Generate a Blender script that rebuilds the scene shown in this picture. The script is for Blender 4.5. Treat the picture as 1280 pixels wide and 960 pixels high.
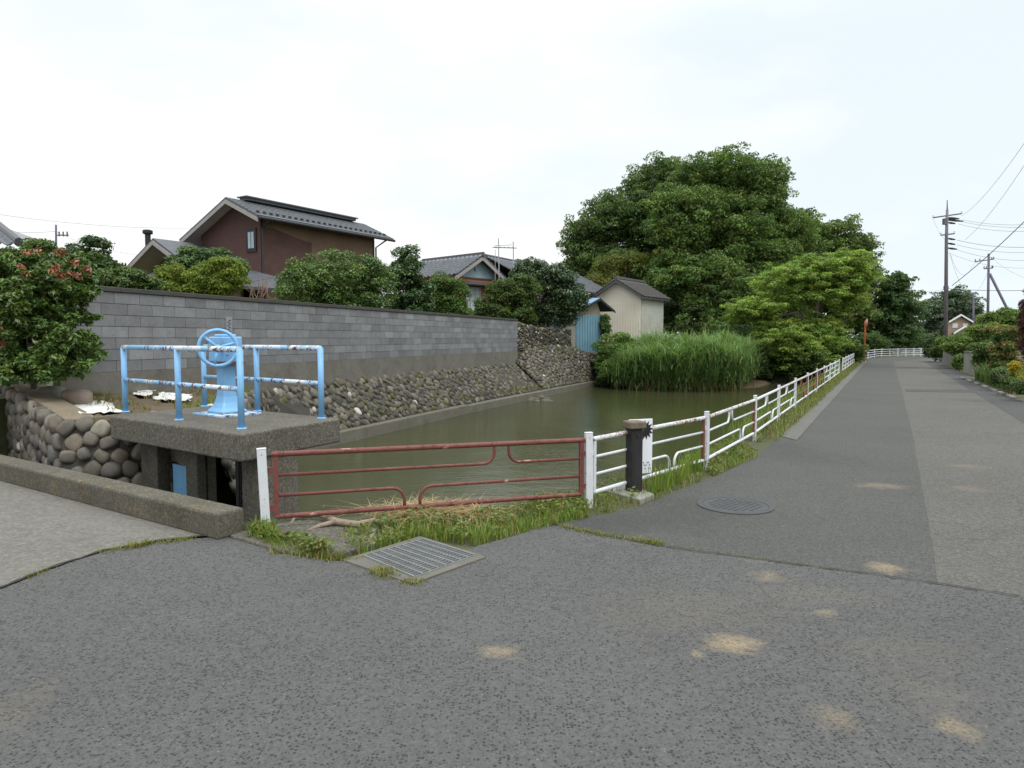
import bpy, bmesh, math, random
import numpy as np
from mathutils import Vector, Matrix

for o in list(bpy.data.objects):
    bpy.data.objects.remove(o)
scene = bpy.context.scene
col = scene.collection
R = math.radians

# ------------------------------------------------------------------ camera
CAM_H, FPX, HORIZON = 1.65, 880.0, 423.0
PITCH = math.atan((480.0 - HORIZON) / FPX)
cam = bpy.data.cameras.new('camera')
cam.sensor_width = 36.0
cam.lens = FPX / 1280.0 * 36.0
cam.clip_end = 3000
cam_o = bpy.data.objects.new('camera', cam)
col.objects.link(cam_o)
cam_o.location = (0, 0, CAM_H)
cam_o.rotation_euler = (R(90) - PITCH, 0, 0)
scene.camera = cam_o

# ------------------------------------------------------------------ sky, sun, exposure
SUN_EL, SUN_AZ = R(58), R(150)          # azimuth clockwise from +Y: behind and right of the camera
world = bpy.data.worlds.new('World')
scene.world = world
world.use_nodes = True
wn = world.node_tree
wn.nodes.clear()


def wnode(t, **kw):
    n = wn.nodes.new(t)
    for k, v in kw.items():
        setattr(n, k, v)
    return n


w_out = wnode('ShaderNodeOutputWorld')
w_mix = wnode('ShaderNodeMixShader')
w_bg1 = wnode('ShaderNodeBackground')
w_bg2 = wnode('ShaderNodeBackground')
w_sky = wnode('ShaderNodeTexSky')
w_sky.sky_type = 'NISHITA'
w_sky.sun_disc = False
w_sky.sun_elevation = SUN_EL
w_sky.sun_rotation = SUN_AZ
w_tc = wnode('ShaderNodeTexCoord')
w_sep = wnode('ShaderNodeSeparateXYZ')
w_map = wnode('ShaderNodeMapping')
w_map.inputs['Scale'].default_value = (1.0, 1.0, 2.6)
w_map.inputs['Location'].default_value = (0.35, 0.1, 0.4)
w_noise = wnode('ShaderNodeTexNoise')
w_noise.inputs['Scale'].default_value = 1.6
w_noise.inputs['Detail'].default_value = 5
w_noise.inputs['Roughness'].default_value = 0.5
w_ramp = wnode('ShaderNodeValToRGB')
w_ramp.color_ramp.elements[0].position = 0.38
w_ramp.color_ramp.elements[0].color = (0.81, 0.895, 0.95, 1)
w_ramp.color_ramp.elements[1].position = 0.56
w_ramp.color_ramp.elements[1].color = (1.0, 1.0, 0.99, 1)
w_str = wnode('ShaderNodeMapRange')      # an overcast sky is brighter overhead than near the horizon
w_str.inputs['From Min'].default_value = 0.35
w_str.inputs['From Max'].default_value = 0.95
w_str.inputs['To Min'].default_value = 1.03
w_str.inputs['To Max'].default_value = 2.3
w_str.interpolation_type = 'SMOOTHSTEP'
w_bg1.inputs['Strength'].default_value = 0.10
w_mix.inputs[0].default_value = 0.93
L = wn.links.new
L(w_sky.outputs[0], w_bg1.inputs['Color'])
L(w_tc.outputs['Generated'], w_sep.inputs[0])
L(w_tc.outputs['Generated'], w_map.inputs[0])
L(w_map.outputs[0], w_noise.inputs['Vector'])
L(w_noise.outputs[0], w_ramp.inputs[0])
L(w_ramp.outputs[0], w_bg2.inputs['Color'])
L(w_sep.outputs['Z'], w_str.inputs['Value'])
L(w_str.outputs[0], w_bg2.inputs['Strength'])
L(w_bg1.outputs[0], w_mix.inputs[1])
L(w_bg2.outputs[0], w_mix.inputs[2])
L(w_mix.outputs[0], w_out.inputs[0])

sun = bpy.data.lights.new('sun', 'SUN')
sun.energy = 1.5
sun.angle = R(25)
sun.color = (1.0, 0.96, 0.9)
sun_o = bpy.data.objects.new('sun', sun)
col.objects.link(sun_o)
sdir = Vector((math.sin(SUN_AZ) * math.cos(SUN_EL), math.cos(SUN_AZ) * math.cos(SUN_EL), math.sin(SUN_EL)))
sun_o.rotation_euler = (-sdir).to_track_quat('-Z', 'Y').to_euler()
sun_o.location = (0, 0, 60)

scene.view_settings.view_transform = 'Standard'
scene.view_settings.look = 'None'
scene.view_settings.gamma = 1
scene.view_settings.exposure = 0.12
scene.view_settings.use_curve_mapping = False
scene.render.engine = 'CYCLES'
scene.cycles.max_bounces = 6
scene.cycles.transparent_max_bounces = 6


# ------------------------------------------------------------------ geometry helpers
def at(px, py, Y):
    """the point at distance Y that the photograph shows at pixel px, py"""
    dx, dz = (px - 640.0) / FPX, (480.0 - py) / FPX
    d = Vector((dx, math.cos(PITCH) + math.sin(PITCH) * dz, -math.sin(PITCH) + math.cos(PITCH) * dz))
    k = Y / d.y
    return Vector((0, 0, CAM_H)) + d * k


def gp(px, py, z=0.0):
    """the point at height z that the photograph shows at pixel px, py"""
    dx, dz = (px - 640.0) / FPX, (480.0 - py) / FPX
    d = Vector((dx, math.cos(PITCH) + math.sin(PITCH) * dz, -math.sin(PITCH) + math.cos(PITCH) * dz))
    k = (z - CAM_H) / d.z
    return Vector((0, 0, CAM_H)) + d * k


def tag(o, label=None, cat=None, group=None, kind=None):
    if label: o['label'] = label
    if cat: o['category'] = cat
    if group: o['group'] = group
    if kind: o['kind'] = kind
    return o


def empty(name, loc=(0, 0, 0), rz=0.0):
    o = bpy.data.objects.new(name, None)
    col.objects.link(o)
    o.location = loc
    o.rotation_euler = (0, 0, rz)
    o.empty_display_size = 0.2
    return o


class MB:
    def __init__(self):
        self.v, self.f, self.t = [], [], []
        self.tint = None

    def add(self, verts, faces, tint=None):
        n = len(self.v)
        self.v += [tuple(p) for p in verts]
        self.f += [tuple(i + n for i in f) for f in faces]
        self.t += [tint if tint else (1, 1, 1)] * len(faces)

    def box(self, c, s, rz=0.0, tint=None, m=None):
        c = Vector(c)
        M = m if m else Matrix.Rotation(rz, 3, 'Z')
        vs = [c + M @ Vector((s[0] * .5 * a, s[1] * .5 * b, s[2] * .5 * d)) for a in (-1, 1) for b in (-1, 1) for d in (-1, 1)]
        self.add(vs, [(0, 1, 3, 2), (4, 6, 7, 5), (0, 4, 5, 1), (2, 3, 7, 6), (0, 2, 6, 4), (1, 5, 7, 3)], tint)

    def prism(self, poly, z0, z1, tint=None):
        n = len(poly)
        a = sum(poly[i][0] * poly[(i + 1) % n][1] - poly[(i + 1) % n][0] * poly[i][1] for i in range(n))
        if a < 0: poly = poly[::-1]
        zt = z1 if hasattr(z1, '__len__') else [z1] * n
        vs = [(p[0], p[1], z0) for p in poly] + [(p[0], p[1], zt[i]) for i, p in enumerate(poly)]
        fs = [tuple(range(n))[::-1], tuple(range(n, 2 * n))]
        fs += [(i, (i + 1) % n, n + (i + 1) % n, n + i) for i in range(n)]
        self.add(vs, fs, tint)

    def slab(self, quad, n, th, tint=None):
        """a plate: quad (list of 4 points) extruded by th along n"""
        q = [Vector(p) for p in quad]
        k = len(q)
        n = Vector(n).normalized() * th
        vs = q + [p + n for p in q]
        fs = [tuple(range(k))[::-1], tuple(range(k, 2 * k))] + [(i, (i + 1) % k, k + (i + 1) % k, k + i) for i in range(k)]
        self.add(vs, fs, tint)

    def tube(self, pts, r, seg=8, caps=True, tint=None):
        pts = [Vector(p) for p in pts]
        n = len(pts)
        rs = r if hasattr(r, '__len__') else [r] * n
        ref = None
        vs, fs = [], []
        for i, p in enumerate(pts):
            d = (pts[min(i + 1, n - 1)] - pts[max(i - 1, 0)])
            if d.length < 1e-9: d = Vector((0, 0, 1))
            d.normalize()
            if ref is None:
                ref = d.orthogonal().normalized()
            ref = (ref - d * ref.dot(d))
            if ref.length < 1e-6: ref = d.orthogonal()
            ref.normalize()
            b = d.cross(ref)
            for k in range(seg):
                a = 2 * math.pi * k / seg
                vs.append(p + ref * (rs[i] * math.cos(a)) + b * (rs[i] * math.sin(a)))
        for i in range(n - 1):
            for k in range(seg):
                k2 = (k + 1) % seg
                fs.append((i * seg + k, i * seg + k2, (i + 1) * seg + k2, (i + 1) * seg + k))
        if caps:
            fs.append(tuple(range(seg))[::-1])
            fs.append(tuple(range((n - 1) * seg, n * seg)))
        self.add(vs, fs, tint)

    def lathe(self, prof, c, seg=24, tint=None):
        """prof: list of (r, z) from bottom to top"""
        c = Vector(c)
        vs, fs = [], []
        for r_, z in prof:
            for k in range(seg):
                a = 2 * math.pi * k / seg
                vs.append(c + Vector((r_ * math.cos(a), r_ * math.sin(a), z)))
        for i in range(len(prof) - 1):
            for k in range(seg):
                k2 = (k + 1) % seg
                fs.append((i * seg + k, i * seg + k2, (i + 1) * seg + k2, (i + 1) * seg + k))
        fs.append(tuple(range(seg))[::-1])
        fs.append(tuple(range((len(prof) - 1) * seg, len(prof) * seg)))
        self.add(vs, fs, tint)

    def build(self, name, mat, parent=None, smooth=False, bevel=0.0, tinted=False):
        me = bpy.data.meshes.new(name)
        me.from_pydata(self.v, [], self.f)
        me.update()
        if tinted:
            at_ = me.attributes.new('tint', 'FLOAT_COLOR', 'FACE')
            a = np.ones((len(self.f), 4), dtype=np.float32)
            a[:, :3] = np.array(self.t, dtype=np.float32)
            at_.data.foreach_set('color', a.ravel())
        me.materials.append(mat)
        if smooth:
            me.polygons.foreach_set('use_smooth', [True] * len(me.polygons))
        o = bpy.data.objects.new(name, me)
        col.objects.link(o)
        if parent: o.parent = parent
        if bevel > 0:
            b = o.modifiers.new('bevel', 'BEVEL')
            b.width = bevel
            b.segments = 2
            b.limit_method = 'ANGLE'
            b.angle_limit = R(40)
        return o


def np_mesh(name, verts, faces_flat, per, tint, mat, parent=None, smooth=False):
    """fast mesh from arrays; every face has `per` corners"""
    me = bpy.data.meshes.new(name)
    nf = len(faces_flat) // per
    me.vertices.add(len(verts))
    me.vertices.foreach_set('co', np.asarray(verts, dtype=np.float32).ravel())
    me.loops.add(len(faces_flat))
    me.loops.foreach_set('vertex_index', np.asarray(faces_flat, dtype=np.int32))
    me.polygons.add(nf)
    me.polygons.foreach_set('loop_start', np.arange(0, nf * per, per, dtype=np.int32))
    me.update(calc_edges=True)
    if tint is not None:
        a_ = me.attributes.new('tint', 'FLOAT_COLOR', 'FACE')
        a = np.ones((nf, 4), dtype=np.float32)
        a[:, :3] = tint
        a_.data.foreach_set('color', a.ravel())
    if smooth:
        me.polygons.foreach_set('use_smooth', np.ones(nf, dtype=bool))
    me.materials.append(mat)
    o = bpy.data.objects.new(name, me)
    col.objects.link(o)
    if parent: o.parent = parent
    return o


# ------------------------------------------------------------------ materials
class NT:
    def __init__(self, name):
        self.m = bpy.data.materials.new(name)
        self.m.use_nodes = True
        self.t = self.m.node_tree
        self.b = self.t.nodes['Principled BSDF']
        self.out = self.t.nodes['Material Output']
        self.tc = self.t.nodes.new('ShaderNodeTexCoord')

    def n(self, kind, **inp):
        nd = self.t.nodes.new(kind)
        for k, v in inp.items():
            if hasattr(v, 'is_output') or isinstance(v, bpy.types.NodeSocket):
                self.t.links.new(v, nd.inputs[k])
            else:
                nd.inputs[k].default_value = v
        return nd

    def link(self, a, b): self.t.links.new(a, b)

    def noise(self, scale, detail=4, rough=0.55, vec=None, dist=0.0):
        nd = self.n('ShaderNodeTexNoise', Scale=scale, Detail=detail, Roughness=rough, Distortion=dist)
        self.link(vec if vec else self.tc.outputs['Object'], nd.inputs['Vector'])
        return nd.outputs['Fac']

    def voro(self, scale, feature='F1', vec=None, out='Distance', rand=1.0):
        nd = self.t.nodes.new('ShaderNodeTexVoronoi')
        nd.feature = feature
        nd.inputs['Scale'].default_value = scale
        nd.inputs['Randomness'].default_value = rand
        self.link(vec if vec else self.tc.outputs['Object'], nd.inputs['Vector'])
        return nd.outputs[out]

    def ramp(self, fac, stops, interp='LINEAR'):
        nd = self.t.nodes.new('ShaderNodeValToRGB')
        nd.color_ramp.interpolation = interp
        e = nd.color_ramp.elements
        while len(e) < len(stops): e.new(0.5)
        for i, (p, c) in enumerate(stops):
            e[i].position = p
            e[i].color = (c, c, c, 1) if not hasattr(c, '__len__') else (*c, 1)
        self.link(fac, nd.inputs[0])
        return nd.outputs[0]

    def mix(self, fac, a, b, mode='MIX'):
        nd = self.t.nodes.new('ShaderNodeMix')
        nd.data_type = 'RGBA'
        nd.blend_type = mode
        for s, v in ((nd.inputs[0], fac), (nd.inputs[6], a), (nd.inputs[7], b)):
            if isinstance(v, bpy.types.NodeSocket): self.link(v, s)
            elif hasattr(v, '__len__'): s.default_value = (*v, 1)
            elif s == nd.inputs[0]: s.default_value = v
            else: s.default_value = (v, v, v, 1)
        return nd.outputs[2]

    def math(self, op, a, b=0.0, clamp=False):
        nd = self.t.nodes.new('ShaderNodeMath')
        nd.operation = op
        nd.use_clamp = clamp
        for i, v in enumerate((a, b)):
            if isinstance(v, bpy.types.NodeSocket): self.link(v, nd.inputs[i])
            else: nd.inputs[i].default_value = v
        return nd.outputs[0]

    def bump(self, h, strength=0.5, dist=0.01):
        nd = self.n('ShaderNodeBump', Strength=strength, Distance=dist)
        self.link(h, nd.inputs['Height'])
        self.link(nd.outputs[0], self.b.inputs['Normal'])
        return nd

    def color(self, c):
        if isinstance(c, bpy.types.NodeSocket): self.link(c, self.b.inputs['Base Color'])
        else: self.b.inputs['Base Color'].default_value = (*c, 1)

    def rough(self, r):
        if isinstance(r, bpy.types.NodeSocket): self.link(r, self.b.inputs['Roughness'])
        else: self.b.inputs['Roughness'].default_value = r

    def attr(self, name='tint'):
        nd = self.t.nodes.new('ShaderNodeAttribute')
        nd.attribute_name = name
        return nd.outputs['Color']


def asphalt(name, base, chip, chip_scale=70, chip_amt=0.3, light_amt=0.06, patch=0.25, sand=(), crack=0.0, bump=0.5, darkspots=(), grain=0.45):
    m = NT(name)
    vec = m.tc.outputs['Object']
    c1 = m.voro(chip_scale, out='Color', vec=vec)
    rnd = m.t.nodes.new('ShaderNodeSeparateColor')
    m.link(c1, rnd.inputs[0])
    d1 = m.voro(chip_scale, vec=vec)
    big = m.noise(0.45, 6, 0.65)
    med = m.noise(4.0, 5, 0.65)
    fine = m.noise(160, 3, 0.7)
    lo = [b * (1 - patch) for b in base]
    hi = [b * (1 + patch) for b in base]
    c = m.mix(m.ramp(big, [(0.3, 0), (0.7, 1)]), lo, hi)
    c = m.mix(m.ramp(med, [(0.35, 0.0), (0.7, 0.35)]), c, hi)
    c = m.mix(m.math('MULTIPLY', m.ramp(fine, [(0.3, 0), (0.75, 1)]), 0.5), c, [b * 1.35 for b in base])
    gr = m.noise(34, 4, 0.8)
    c = m.mix(m.math('MULTIPLY', m.ramp(gr, [(0.40, 1), (0.50, 0)]), grain), c, [b * 0.5 for b in base])
    c = m.mix(m.math('MULTIPLY', m.ramp(gr, [(0.52, 0), (0.64, 1)]), grain), c, [b * 1.75 for b in base])
    dens = m.math('MULTIPLY', m.ramp(m.noise(1.1, 4, 0.6), [(0.3, 0.55), (0.7, 1.35)]), chip_amt)
    gate = m.math('LESS_THAN', rnd.outputs[0], dens)
    core = m.ramp(d1, [(0.36, 1), (0.5, 0)])
    c = m.mix(m.math('MULTIPLY', m.math('MULTIPLY', gate, core), 0.85), c, chip)
    cb = m.voro(chip_scale * 1.9, out='Color', vec=vec)
    rb2 = m.t.nodes.new('ShaderNodeSeparateColor')
    m.link(cb, rb2.inputs[0])
    db = m.voro(chip_scale * 1.9, vec=vec)
    c = m.mix(m.math('MULTIPLY', m.math('MULTIPLY', m.math('LESS_THAN', rb2.outputs[0], m.math('MULTIPLY', dens, 0.9)), m.ramp(db, [(0.36, 1), (0.5, 0)])), 0.7), c, chip)
    c = m.mix(m.math('MULTIPLY', m.math('GREATER_THAN', rb2.outputs[1], 0.80), m.ramp(db, [(0.2, .55), (0.45, 0)])), c, [b * 1.8 for b in base])
    lg = m.math('GREATER_THAN', rnd.outputs[1], 1 - light_amt)
    c = m.mix(m.math('MULTIPLY', m.math('MULTIPLY', lg, m.ramp(d1, [(0.1, 1), (0.4, 0)])), 0.8), c, [b * 2.6 for b in base])
    spk = m.noise(75, 3, 0.8)
    def spot(c, spots, colr, amount):
        for (x, y, rx, ry, a) in spots:
            mp = m.n('ShaderNodeMapping')
            mp.vector_type = 'TEXTURE'
            mp.inputs['Location'].default_value = (x + 1.2 * rx, y + 1.2 * ry, 0)
            mp.inputs['Scale'].default_value = (rx, ry, 1)
            wv = m.t.nodes.new('ShaderNodeVectorMath')
            wv.operation = 'MULTIPLY_ADD'
            nz = m.t.nodes.new('ShaderNodeTexNoise')
            nz.inputs['Scale'].default_value = 6
            nz.inputs['Detail'].default_value = 9
            nz.inputs['Roughness'].default_value = 0.72
            m.link(vec, nz.inputs['Vector'])
            m.link(nz.outputs['Color'], wv.inputs[0])
            wv.inputs[1].default_value = (2.4 * rx, 2.4 * ry, 0)
            m.link(vec, wv.inputs[2])
            m.link(wv.outputs[0], mp.inputs['Vector'])
            ln = m.t.nodes.new('ShaderNodeVectorMath')
            ln.operation = 'LENGTH'
            m.link(mp.outputs[0], ln.inputs[0])
            f = m.ramp(ln.outputs['Value'], [(0.25, a), (0.95, 0)])
            f = m.math('MULTIPLY', f, m.ramp(spk, [(0.40, 0.25), (0.56, 1)]))
            c = m.mix(f, c, colr)
        return c
    c = spot(c, darkspots, [b * 0.5 for b in base], 1)
    c = spot(c, sand, (0.30, 0.235, 0.145), 1)
    h = m.math('ADD', m.math('MULTIPLY', d1, -0.6), m.math('MULTIPLY', fine, 0.7))
    if crack:
        ce = m.voro(1.7, 'DISTANCE_TO_EDGE', vec=m.n('ShaderNodeVectorMath').outputs[0])
        va = ce.node.inputs['Vector'].links[0].from_node
        va.operation = 'MULTIPLY_ADD'
        nz2 = m.t.nodes.new('ShaderNodeTexNoise')
        nz2.inputs['Scale'].default_value = 3
        nz2.inputs['Detail'].default_value = 6
        m.link(vec, nz2.inputs['Vector'])
        m.link(nz2.outputs['Color'], va.inputs[0])
        va.inputs[1].default_value = (0.7, 0.7, 0)
        m.link(vec, va.inputs[2])
        cf = m.ramp(ce, [(0.0, 1), (0.02, 0)])
        cf = m.math('MULTIPLY', cf, m.ramp(m.noise(0.8, 3), [(0.42, 0), (0.55, 1)]))
        c = m.mix(m.math('MULTIPLY', cf, crack), c, [b * 0.35 for b in base])
    m.color(c)
    m.rough(0.88)
    m.b.inputs['Specular IOR Level'].default_value = 0.3
    m.bump(h, bump, 0.006)
    return m.m


def concrete(name, base, stain=0.5, moss=(0.09, 0.085, 0.04), moss_amt=0.3, bump=0.4, scale=1.0, lichen=0.0, grain=0.0):
    m = NT(name)
    big = m.noise(1.3 * scale, 6, 0.65)
    med = m.noise(9 * scale, 6, 0.7)
    fine = m.noise(90 * scale, 4, 0.7)
    c = m.mix(m.ramp(big, [(0.35, 0), (0.68, 1)]), [b * (1 - stain) for b in base], base)
    c = m.mix(m.ramp(med, [(0.38, 0.55), (0.62, 0)]), c, [b * 0.6 for b in base])
    c = m.mix(m.math('MULTIPLY', m.ramp(fine, [(0.3, 0), (0.7, 1)]), 0.4), c, [b * 1.4 for b in base])
    mm = m.noise(2.1 * scale, 6, 0.75, dist=0.4)
    c = m.mix(m.math('MULTIPLY', m.ramp(mm, [(0.50, 0), (0.68, 1)]), moss_amt), c, moss)
    if lichen:
        ll = m.noise(6 * scale, 5, 0.8)
        c = m.mix(m.math('MULTIPLY', m.ramp(ll, [(0.575, 0), (0.66, 1)]), lichen), c, (0.30, 0.20, 0.05))
    if grain:
        sp_ = m.noise(38 * scale, 3, 0.75)
        c = m.mix(m.math('MULTIPLY', m.ramp(sp_, [(0.40, 1), (0.50, 0)]), grain), c, [b * 0.38 for b in base])
        c = m.mix(m.math('MULTIPLY', m.ramp(sp_, [(0.56, 0), (0.66, 1)]), grain), c, [b * 1.9 for b in base])
    m.color(c)
    m.rough(0.9)
    m.b.inputs['Specular IOR Level'].default_value = 0.25
    m.bump(m.math('ADD', m.math('MULTIPLY', med, 0.7), m.math('MULTIPLY', fine, 0.5)), bump, 0.012)
    return m.m


def paint(name, colr, rust=0.2, rust_col=(0.16, 0.05, 0.025), chip_col=None, scale=18, rough=0.45, chips=0.0, dirt=0.25):
    m = NT(name)
    n1 = m.noise(scale, 6, 0.7)
    n2 = m.noise(scale * 0.35, 4, 0.6)
    n3 = m.noise(scale * 4, 3, 0.6)
    c = m.mix(m.math('MULTIPLY', m.ramp(n2, [(0.35, 1), (0.65, 0)]), dirt), colr, [x * 0.55 for x in colr])
    if chips and chip_col:
        c = m.mix(m.math('MULTIPLY', m.ramp(n2, [(0.5 - 0.12 * chips, 0), (0.55 - 0.12 * chips, 1)]), 0.95), c, chip_col)
    rr = m.ramp(m.math('ADD', m.math('MULTIPLY', n1, 0.7), m.math('MULTIPLY', n3, 0.3)), [(0.64 - 0.3 * rust, 0), (0.68 - 0.3 * rust, 1)])
    rc = m.mix(n3, [x * 0.6 for x in rust_col], [x * 1.5 for x in rust_col])
    c = m.mix(rr, c, rc)
    m.color(c)
    m.rough(m.math('ADD', m.math('MULTIPLY', rr, 0.4), rough))
    m.bump(m.math('ADD', rr, m.math('MULTIPLY', n3, 0.3)), 0.25, 0.004)
    return m.m


def plain(name, colr, rough=0.6, var=0.25, scale=4, bump=0.0, metallic=0.0, spec=0.4, stretch=None):
    m = NT(name)
    vec = None
    if stretch:
        mp = m.n('ShaderNodeMapping')
        mp.inputs['Scale'].default_value = stretch
        m.link(m.tc.outputs['Object'], mp.inputs['Vector'])
        vec = mp.outputs[0]
    a = m.noise(scale, 6, 0.65, vec=vec)
    b = m.noise(scale * 8, 4, 0.65, vec=vec)
    f = m.math('ADD', m.math('MULTIPLY', a, 0.7), m.math('MULTIPLY', b, 0.3))
    m.color(m.mix(m.ramp(f, [(0.3, 0), (0.7, 1)]), [x * (1 - var) for x in colr], [min(1, x * (1 + var)) for x in colr]))
    m.rough(rough)
    m.b.inputs['Metallic'].default_value = metallic
    m.b.inputs['Specular IOR Level'].default_value = spec
    if bump: m.bump(f, bump, 0.02)
    return m.m


def leaf_mat(name, translucent=0.35, rough=0.5, spec=0.35):
    m = NT(name)
    c = m.attr()
    m.color(c)
    m.rough(rough)
    m.b.inputs['Specular IOR Level'].default_value = spec
    tr = m.t.nodes.new('ShaderNodeBsdfTranslucent')
    m.link(m.mix(1.0, c, (1.0, 1.15, 0.6), 'MULTIPLY'), tr.inputs['Color'])
    mx = m.t.nodes.new('ShaderNodeMixShader')
    mx.inputs[0].default_value = translucent
    m.link(m.b.outputs[0], mx.inputs[1])
    m.link(tr.outputs[0], mx.inputs[2])
    m.link(mx.outputs[0], m.out.inputs['Surface'])
    return m.m


def tinted(name, rough=0.85, var=0.3, scale=9, bump=0.5, moss=0.0, dist=0.02):
    m = NT(name)
    a = m.noise(scale, 6, 0.7)
    b = m.noise(scale * 7, 4, 0.7)
    f = m.math('ADD', m.math('MULTIPLY', a, 0.6), m.math('MULTIPLY', b, 0.4))
    g = m.ramp(f, [(0.3, 1 - var), (0.7, 1 + var)])
    c = m.mix(1.0, m.attr(), g, 'MULTIPLY')
    if moss:
        mm = m.noise(1.1, 6, 0.7)
        c = m.mix(m.math('MULTIPLY', m.ramp(mm, [(0.50, 0), (0.66, 1)]), moss), c, (0.075, 0.08, 0.025))
    m.color(c)
    m.rough(rough)
    m.b.inputs['Specular IOR Level'].default_value = 0.3
    if bump: m.bump(f, bump, dist)
    return m.m


SAND = []
for (px, py, w_, h_, a) in [(917, 808, 36, 13, 0.95), (622, 816, 30, 9, 0.7), (960, 722, 26, 7, 0.5), (1098, 714, 18, 6, 0.75), (1032, 768, 14, 5, 0.6), (872, 820, 10, 5, 0.6),
                            (1045, 900, 30, 24, 0.4), (1198, 912, 24, 18, 0.55), (1120, 815, 90, 20, 0.10), (860, 765, 120, 30, 0.10), (1020, 745, 90, 14, 0.12), (1160, 870, 60, 30, 0.08),
                            (20, 890, 40, 40, 0.12), (960, 700, 40, 6, 0.2)]:
    c_ = gp(px, py)
    e_ = gp(px + w_, py)
    f_ = gp(px, py - h_)
    SAND.append((c_.x, c_.y, abs(e_.x - c_.x) * 1.25, abs(f_.y - c_.y) * 1.25, a))

M = {}
M['asphalt_near'] = asphalt('asphalt_near', (0.086, 0.085, 0.082), (0.021, 0.027, 0.028), 60, 0.34, 0.02, 0.20, sand=SAND, bump=0.9, grain=.30)
DARK = []
for (px, py, w_, h_, a) in [(760, 655, 90, 14, 0.75), (850, 640, 90, 20, 0.5), (990, 565, 60, 16, 0.5)]:
    c_ = gp(px, py); e_ = gp(px + w_, py); f_ = gp(px, py - h_)
    DARK.append((c_.x, c_.y, abs(e_.x - c_.x) * 1.3, abs(f_.y - c_.y) * 1.3, a))
SAND2 = []
for (px, py, w_, h_, a) in [(1100, 608, 30, 4, 0.4), (1212, 584, 24, 3, 0.3), (1105, 710, 22, 7, 0.7), (1215, 612, 20, 4, 0.25)]:
    c_ = gp(px, py); e_ = gp(px + w_, py); f_ = gp(px, py - h_)
    SAND2.append((c_.x, c_.y, abs(e_.x - c_.x) * 1.3, abs(f_.y - c_.y) * 1.3, a))
M['asphalt_lane'] = asphalt('asphalt_lane', (0.070, 0.070, 0.065), (0.026, 0.026, 0.025), 85, 0.32, 0.16, 0.2, sand=SAND2, bump=0.6, darkspots=DARK)
M['asphalt_old'] = asphalt('asphalt_old', (0.092, 0.089, 0.080), (0.06, 0.058, 0.052), 75, 0.25, 0.2, 0.18, sand=SAND2, crack=0.45, bump=0.8, grain=.6)
M['asphalt_dark'] = asphalt('asphalt_dark', (0.064, 0.064, 0.062), (0.03, 0.03, 0.03), 80, 0.25, 0.1, 0.2)
M['asphalt_gutter'] = asphalt('asphalt_gutter', (0.11, 0.108, 0.098), (0.06, 0.06, 0.055), 80, 0.25, 0.12, 0.25)
M['concrete_road'] = concrete('concrete_road', (0.165, 0.158, 0.140), 0.22, moss_amt=0.08, bump=0.6, scale=0.8, grain=.35)
M['kerb'] = concrete('kerb_concrete', (0.125, 0.115, 0.09), 0.4, moss=(0.06, 0.05, 0.025), moss_amt=0.45, bump=0.9, lichen=0.5, grain=.5)
M['kerb_grey'] = concrete('grate_frame_concrete', (0.15, 0.142, 0.122), 0.3, moss_amt=0.3, bump=0.7)
M['slab'] = concrete('slab_concrete', (0.140, 0.131, 0.108), 0.35, moss=(0.05, 0.042, 0.02), moss_amt=0.45, bump=1.0, grain=.65)
M['slab_dark'] = concrete('slab_dark_concrete', (0.12, 0.113, 0.095), 0.4, moss=(0.03, 0.028, 0.02), moss_amt=0.5, bump=0.8, grain=.5)
M['ledge'] = concrete('ledge_concrete', (0.17, 0.160, 0.130), 0.35, moss=(0.06, 0.07, 0.02), moss_amt=0.5, bump=0.7)
M['base_conc'] = concrete('wall_base_concrete', (0.175, 0.165, 0.145), 0.4, moss=(0.07, 0.06, 0.035), moss_amt=0.5, bump=0.4)
M['coping'] = concrete('coping_concrete', (0.075, 0.073, 0.068), 0.4, moss_amt=0.3)
M['soil_coping'] = concrete('soil_cement', (0.20, 0.165, 0.115), 0.3, moss_amt=0.2)
M['block'] = tinted('grey_block', 0.92, 0.28, 3.5, 0.25, 0.0, 0.004)
M['joint'] = plain('joint_mortar', (0.10, 0.10, 0.10), 0.9)
M['stone'] = tinted('river_stone', 0.75, 0.35, 11, 0.5, 0.0, 0.02)
M['stone_moss'] = tinted('weathered_stone', 0.85, 0.4, 11, 0.6, 0.45, 0.02)
M['mortar'] = concrete('dark_mortar', (0.075, 0.07, 0.06), 0.4)
M['leaf'] = leaf_mat('leaf', 0.35)
M['leaf_gloss'] = leaf_mat('glossy_leaf', 0.2, 0.38, 0.5)
M['grass'] = leaf_mat('grass_blade', 0.4, 0.55)
M['bark'] = plain('bark', (0.085, 0.07, 0.055), 0.9, 0.4, 14, 0.8)
M['twig'] = plain('dry_twig', (0.25, 0.17, 0.13), 0.9, 0.3, 14)
M['driftwood'] = plain('driftwood', (0.26, 0.21, 0.16), 0.85, 0.35, 16, 0.6)
M['white_paint'] = paint('white_paint', (0.62, 0.64, 0.67), 0.10, rust_col=(0.20, 0.08, 0.04), dirt=0.22)
M['white_rust'] = paint('white_rust_paint', (0.62, 0.63, 0.65), 0.42, rust_col=(0.19, 0.075, 0.04), scale=14, dirt=0.3)
M['rust_red'] = paint('rust_red_paint', (0.175, 0.050, 0.040), 0.35, rust_col=(0.10, 0.035, 0.028), scale=16, rough=0.6, dirt=0.5, chip_col=(0.42, 0.30, 0.24), chips=-1.0)
M['rust_brown'] = paint('rust_brown', (0.17, 0.06, 0.035), 0.3, rust_col=(0.09, 0.04, 0.03), scale=16, rough=0.7, dirt=0.5)
M['blue_paint'] = paint('sky_blue_paint', (0.20, 0.44, 0.72), 0.06, rust_col=(0.10, 0.04, 0.03), scale=16, dirt=0.18)
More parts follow.
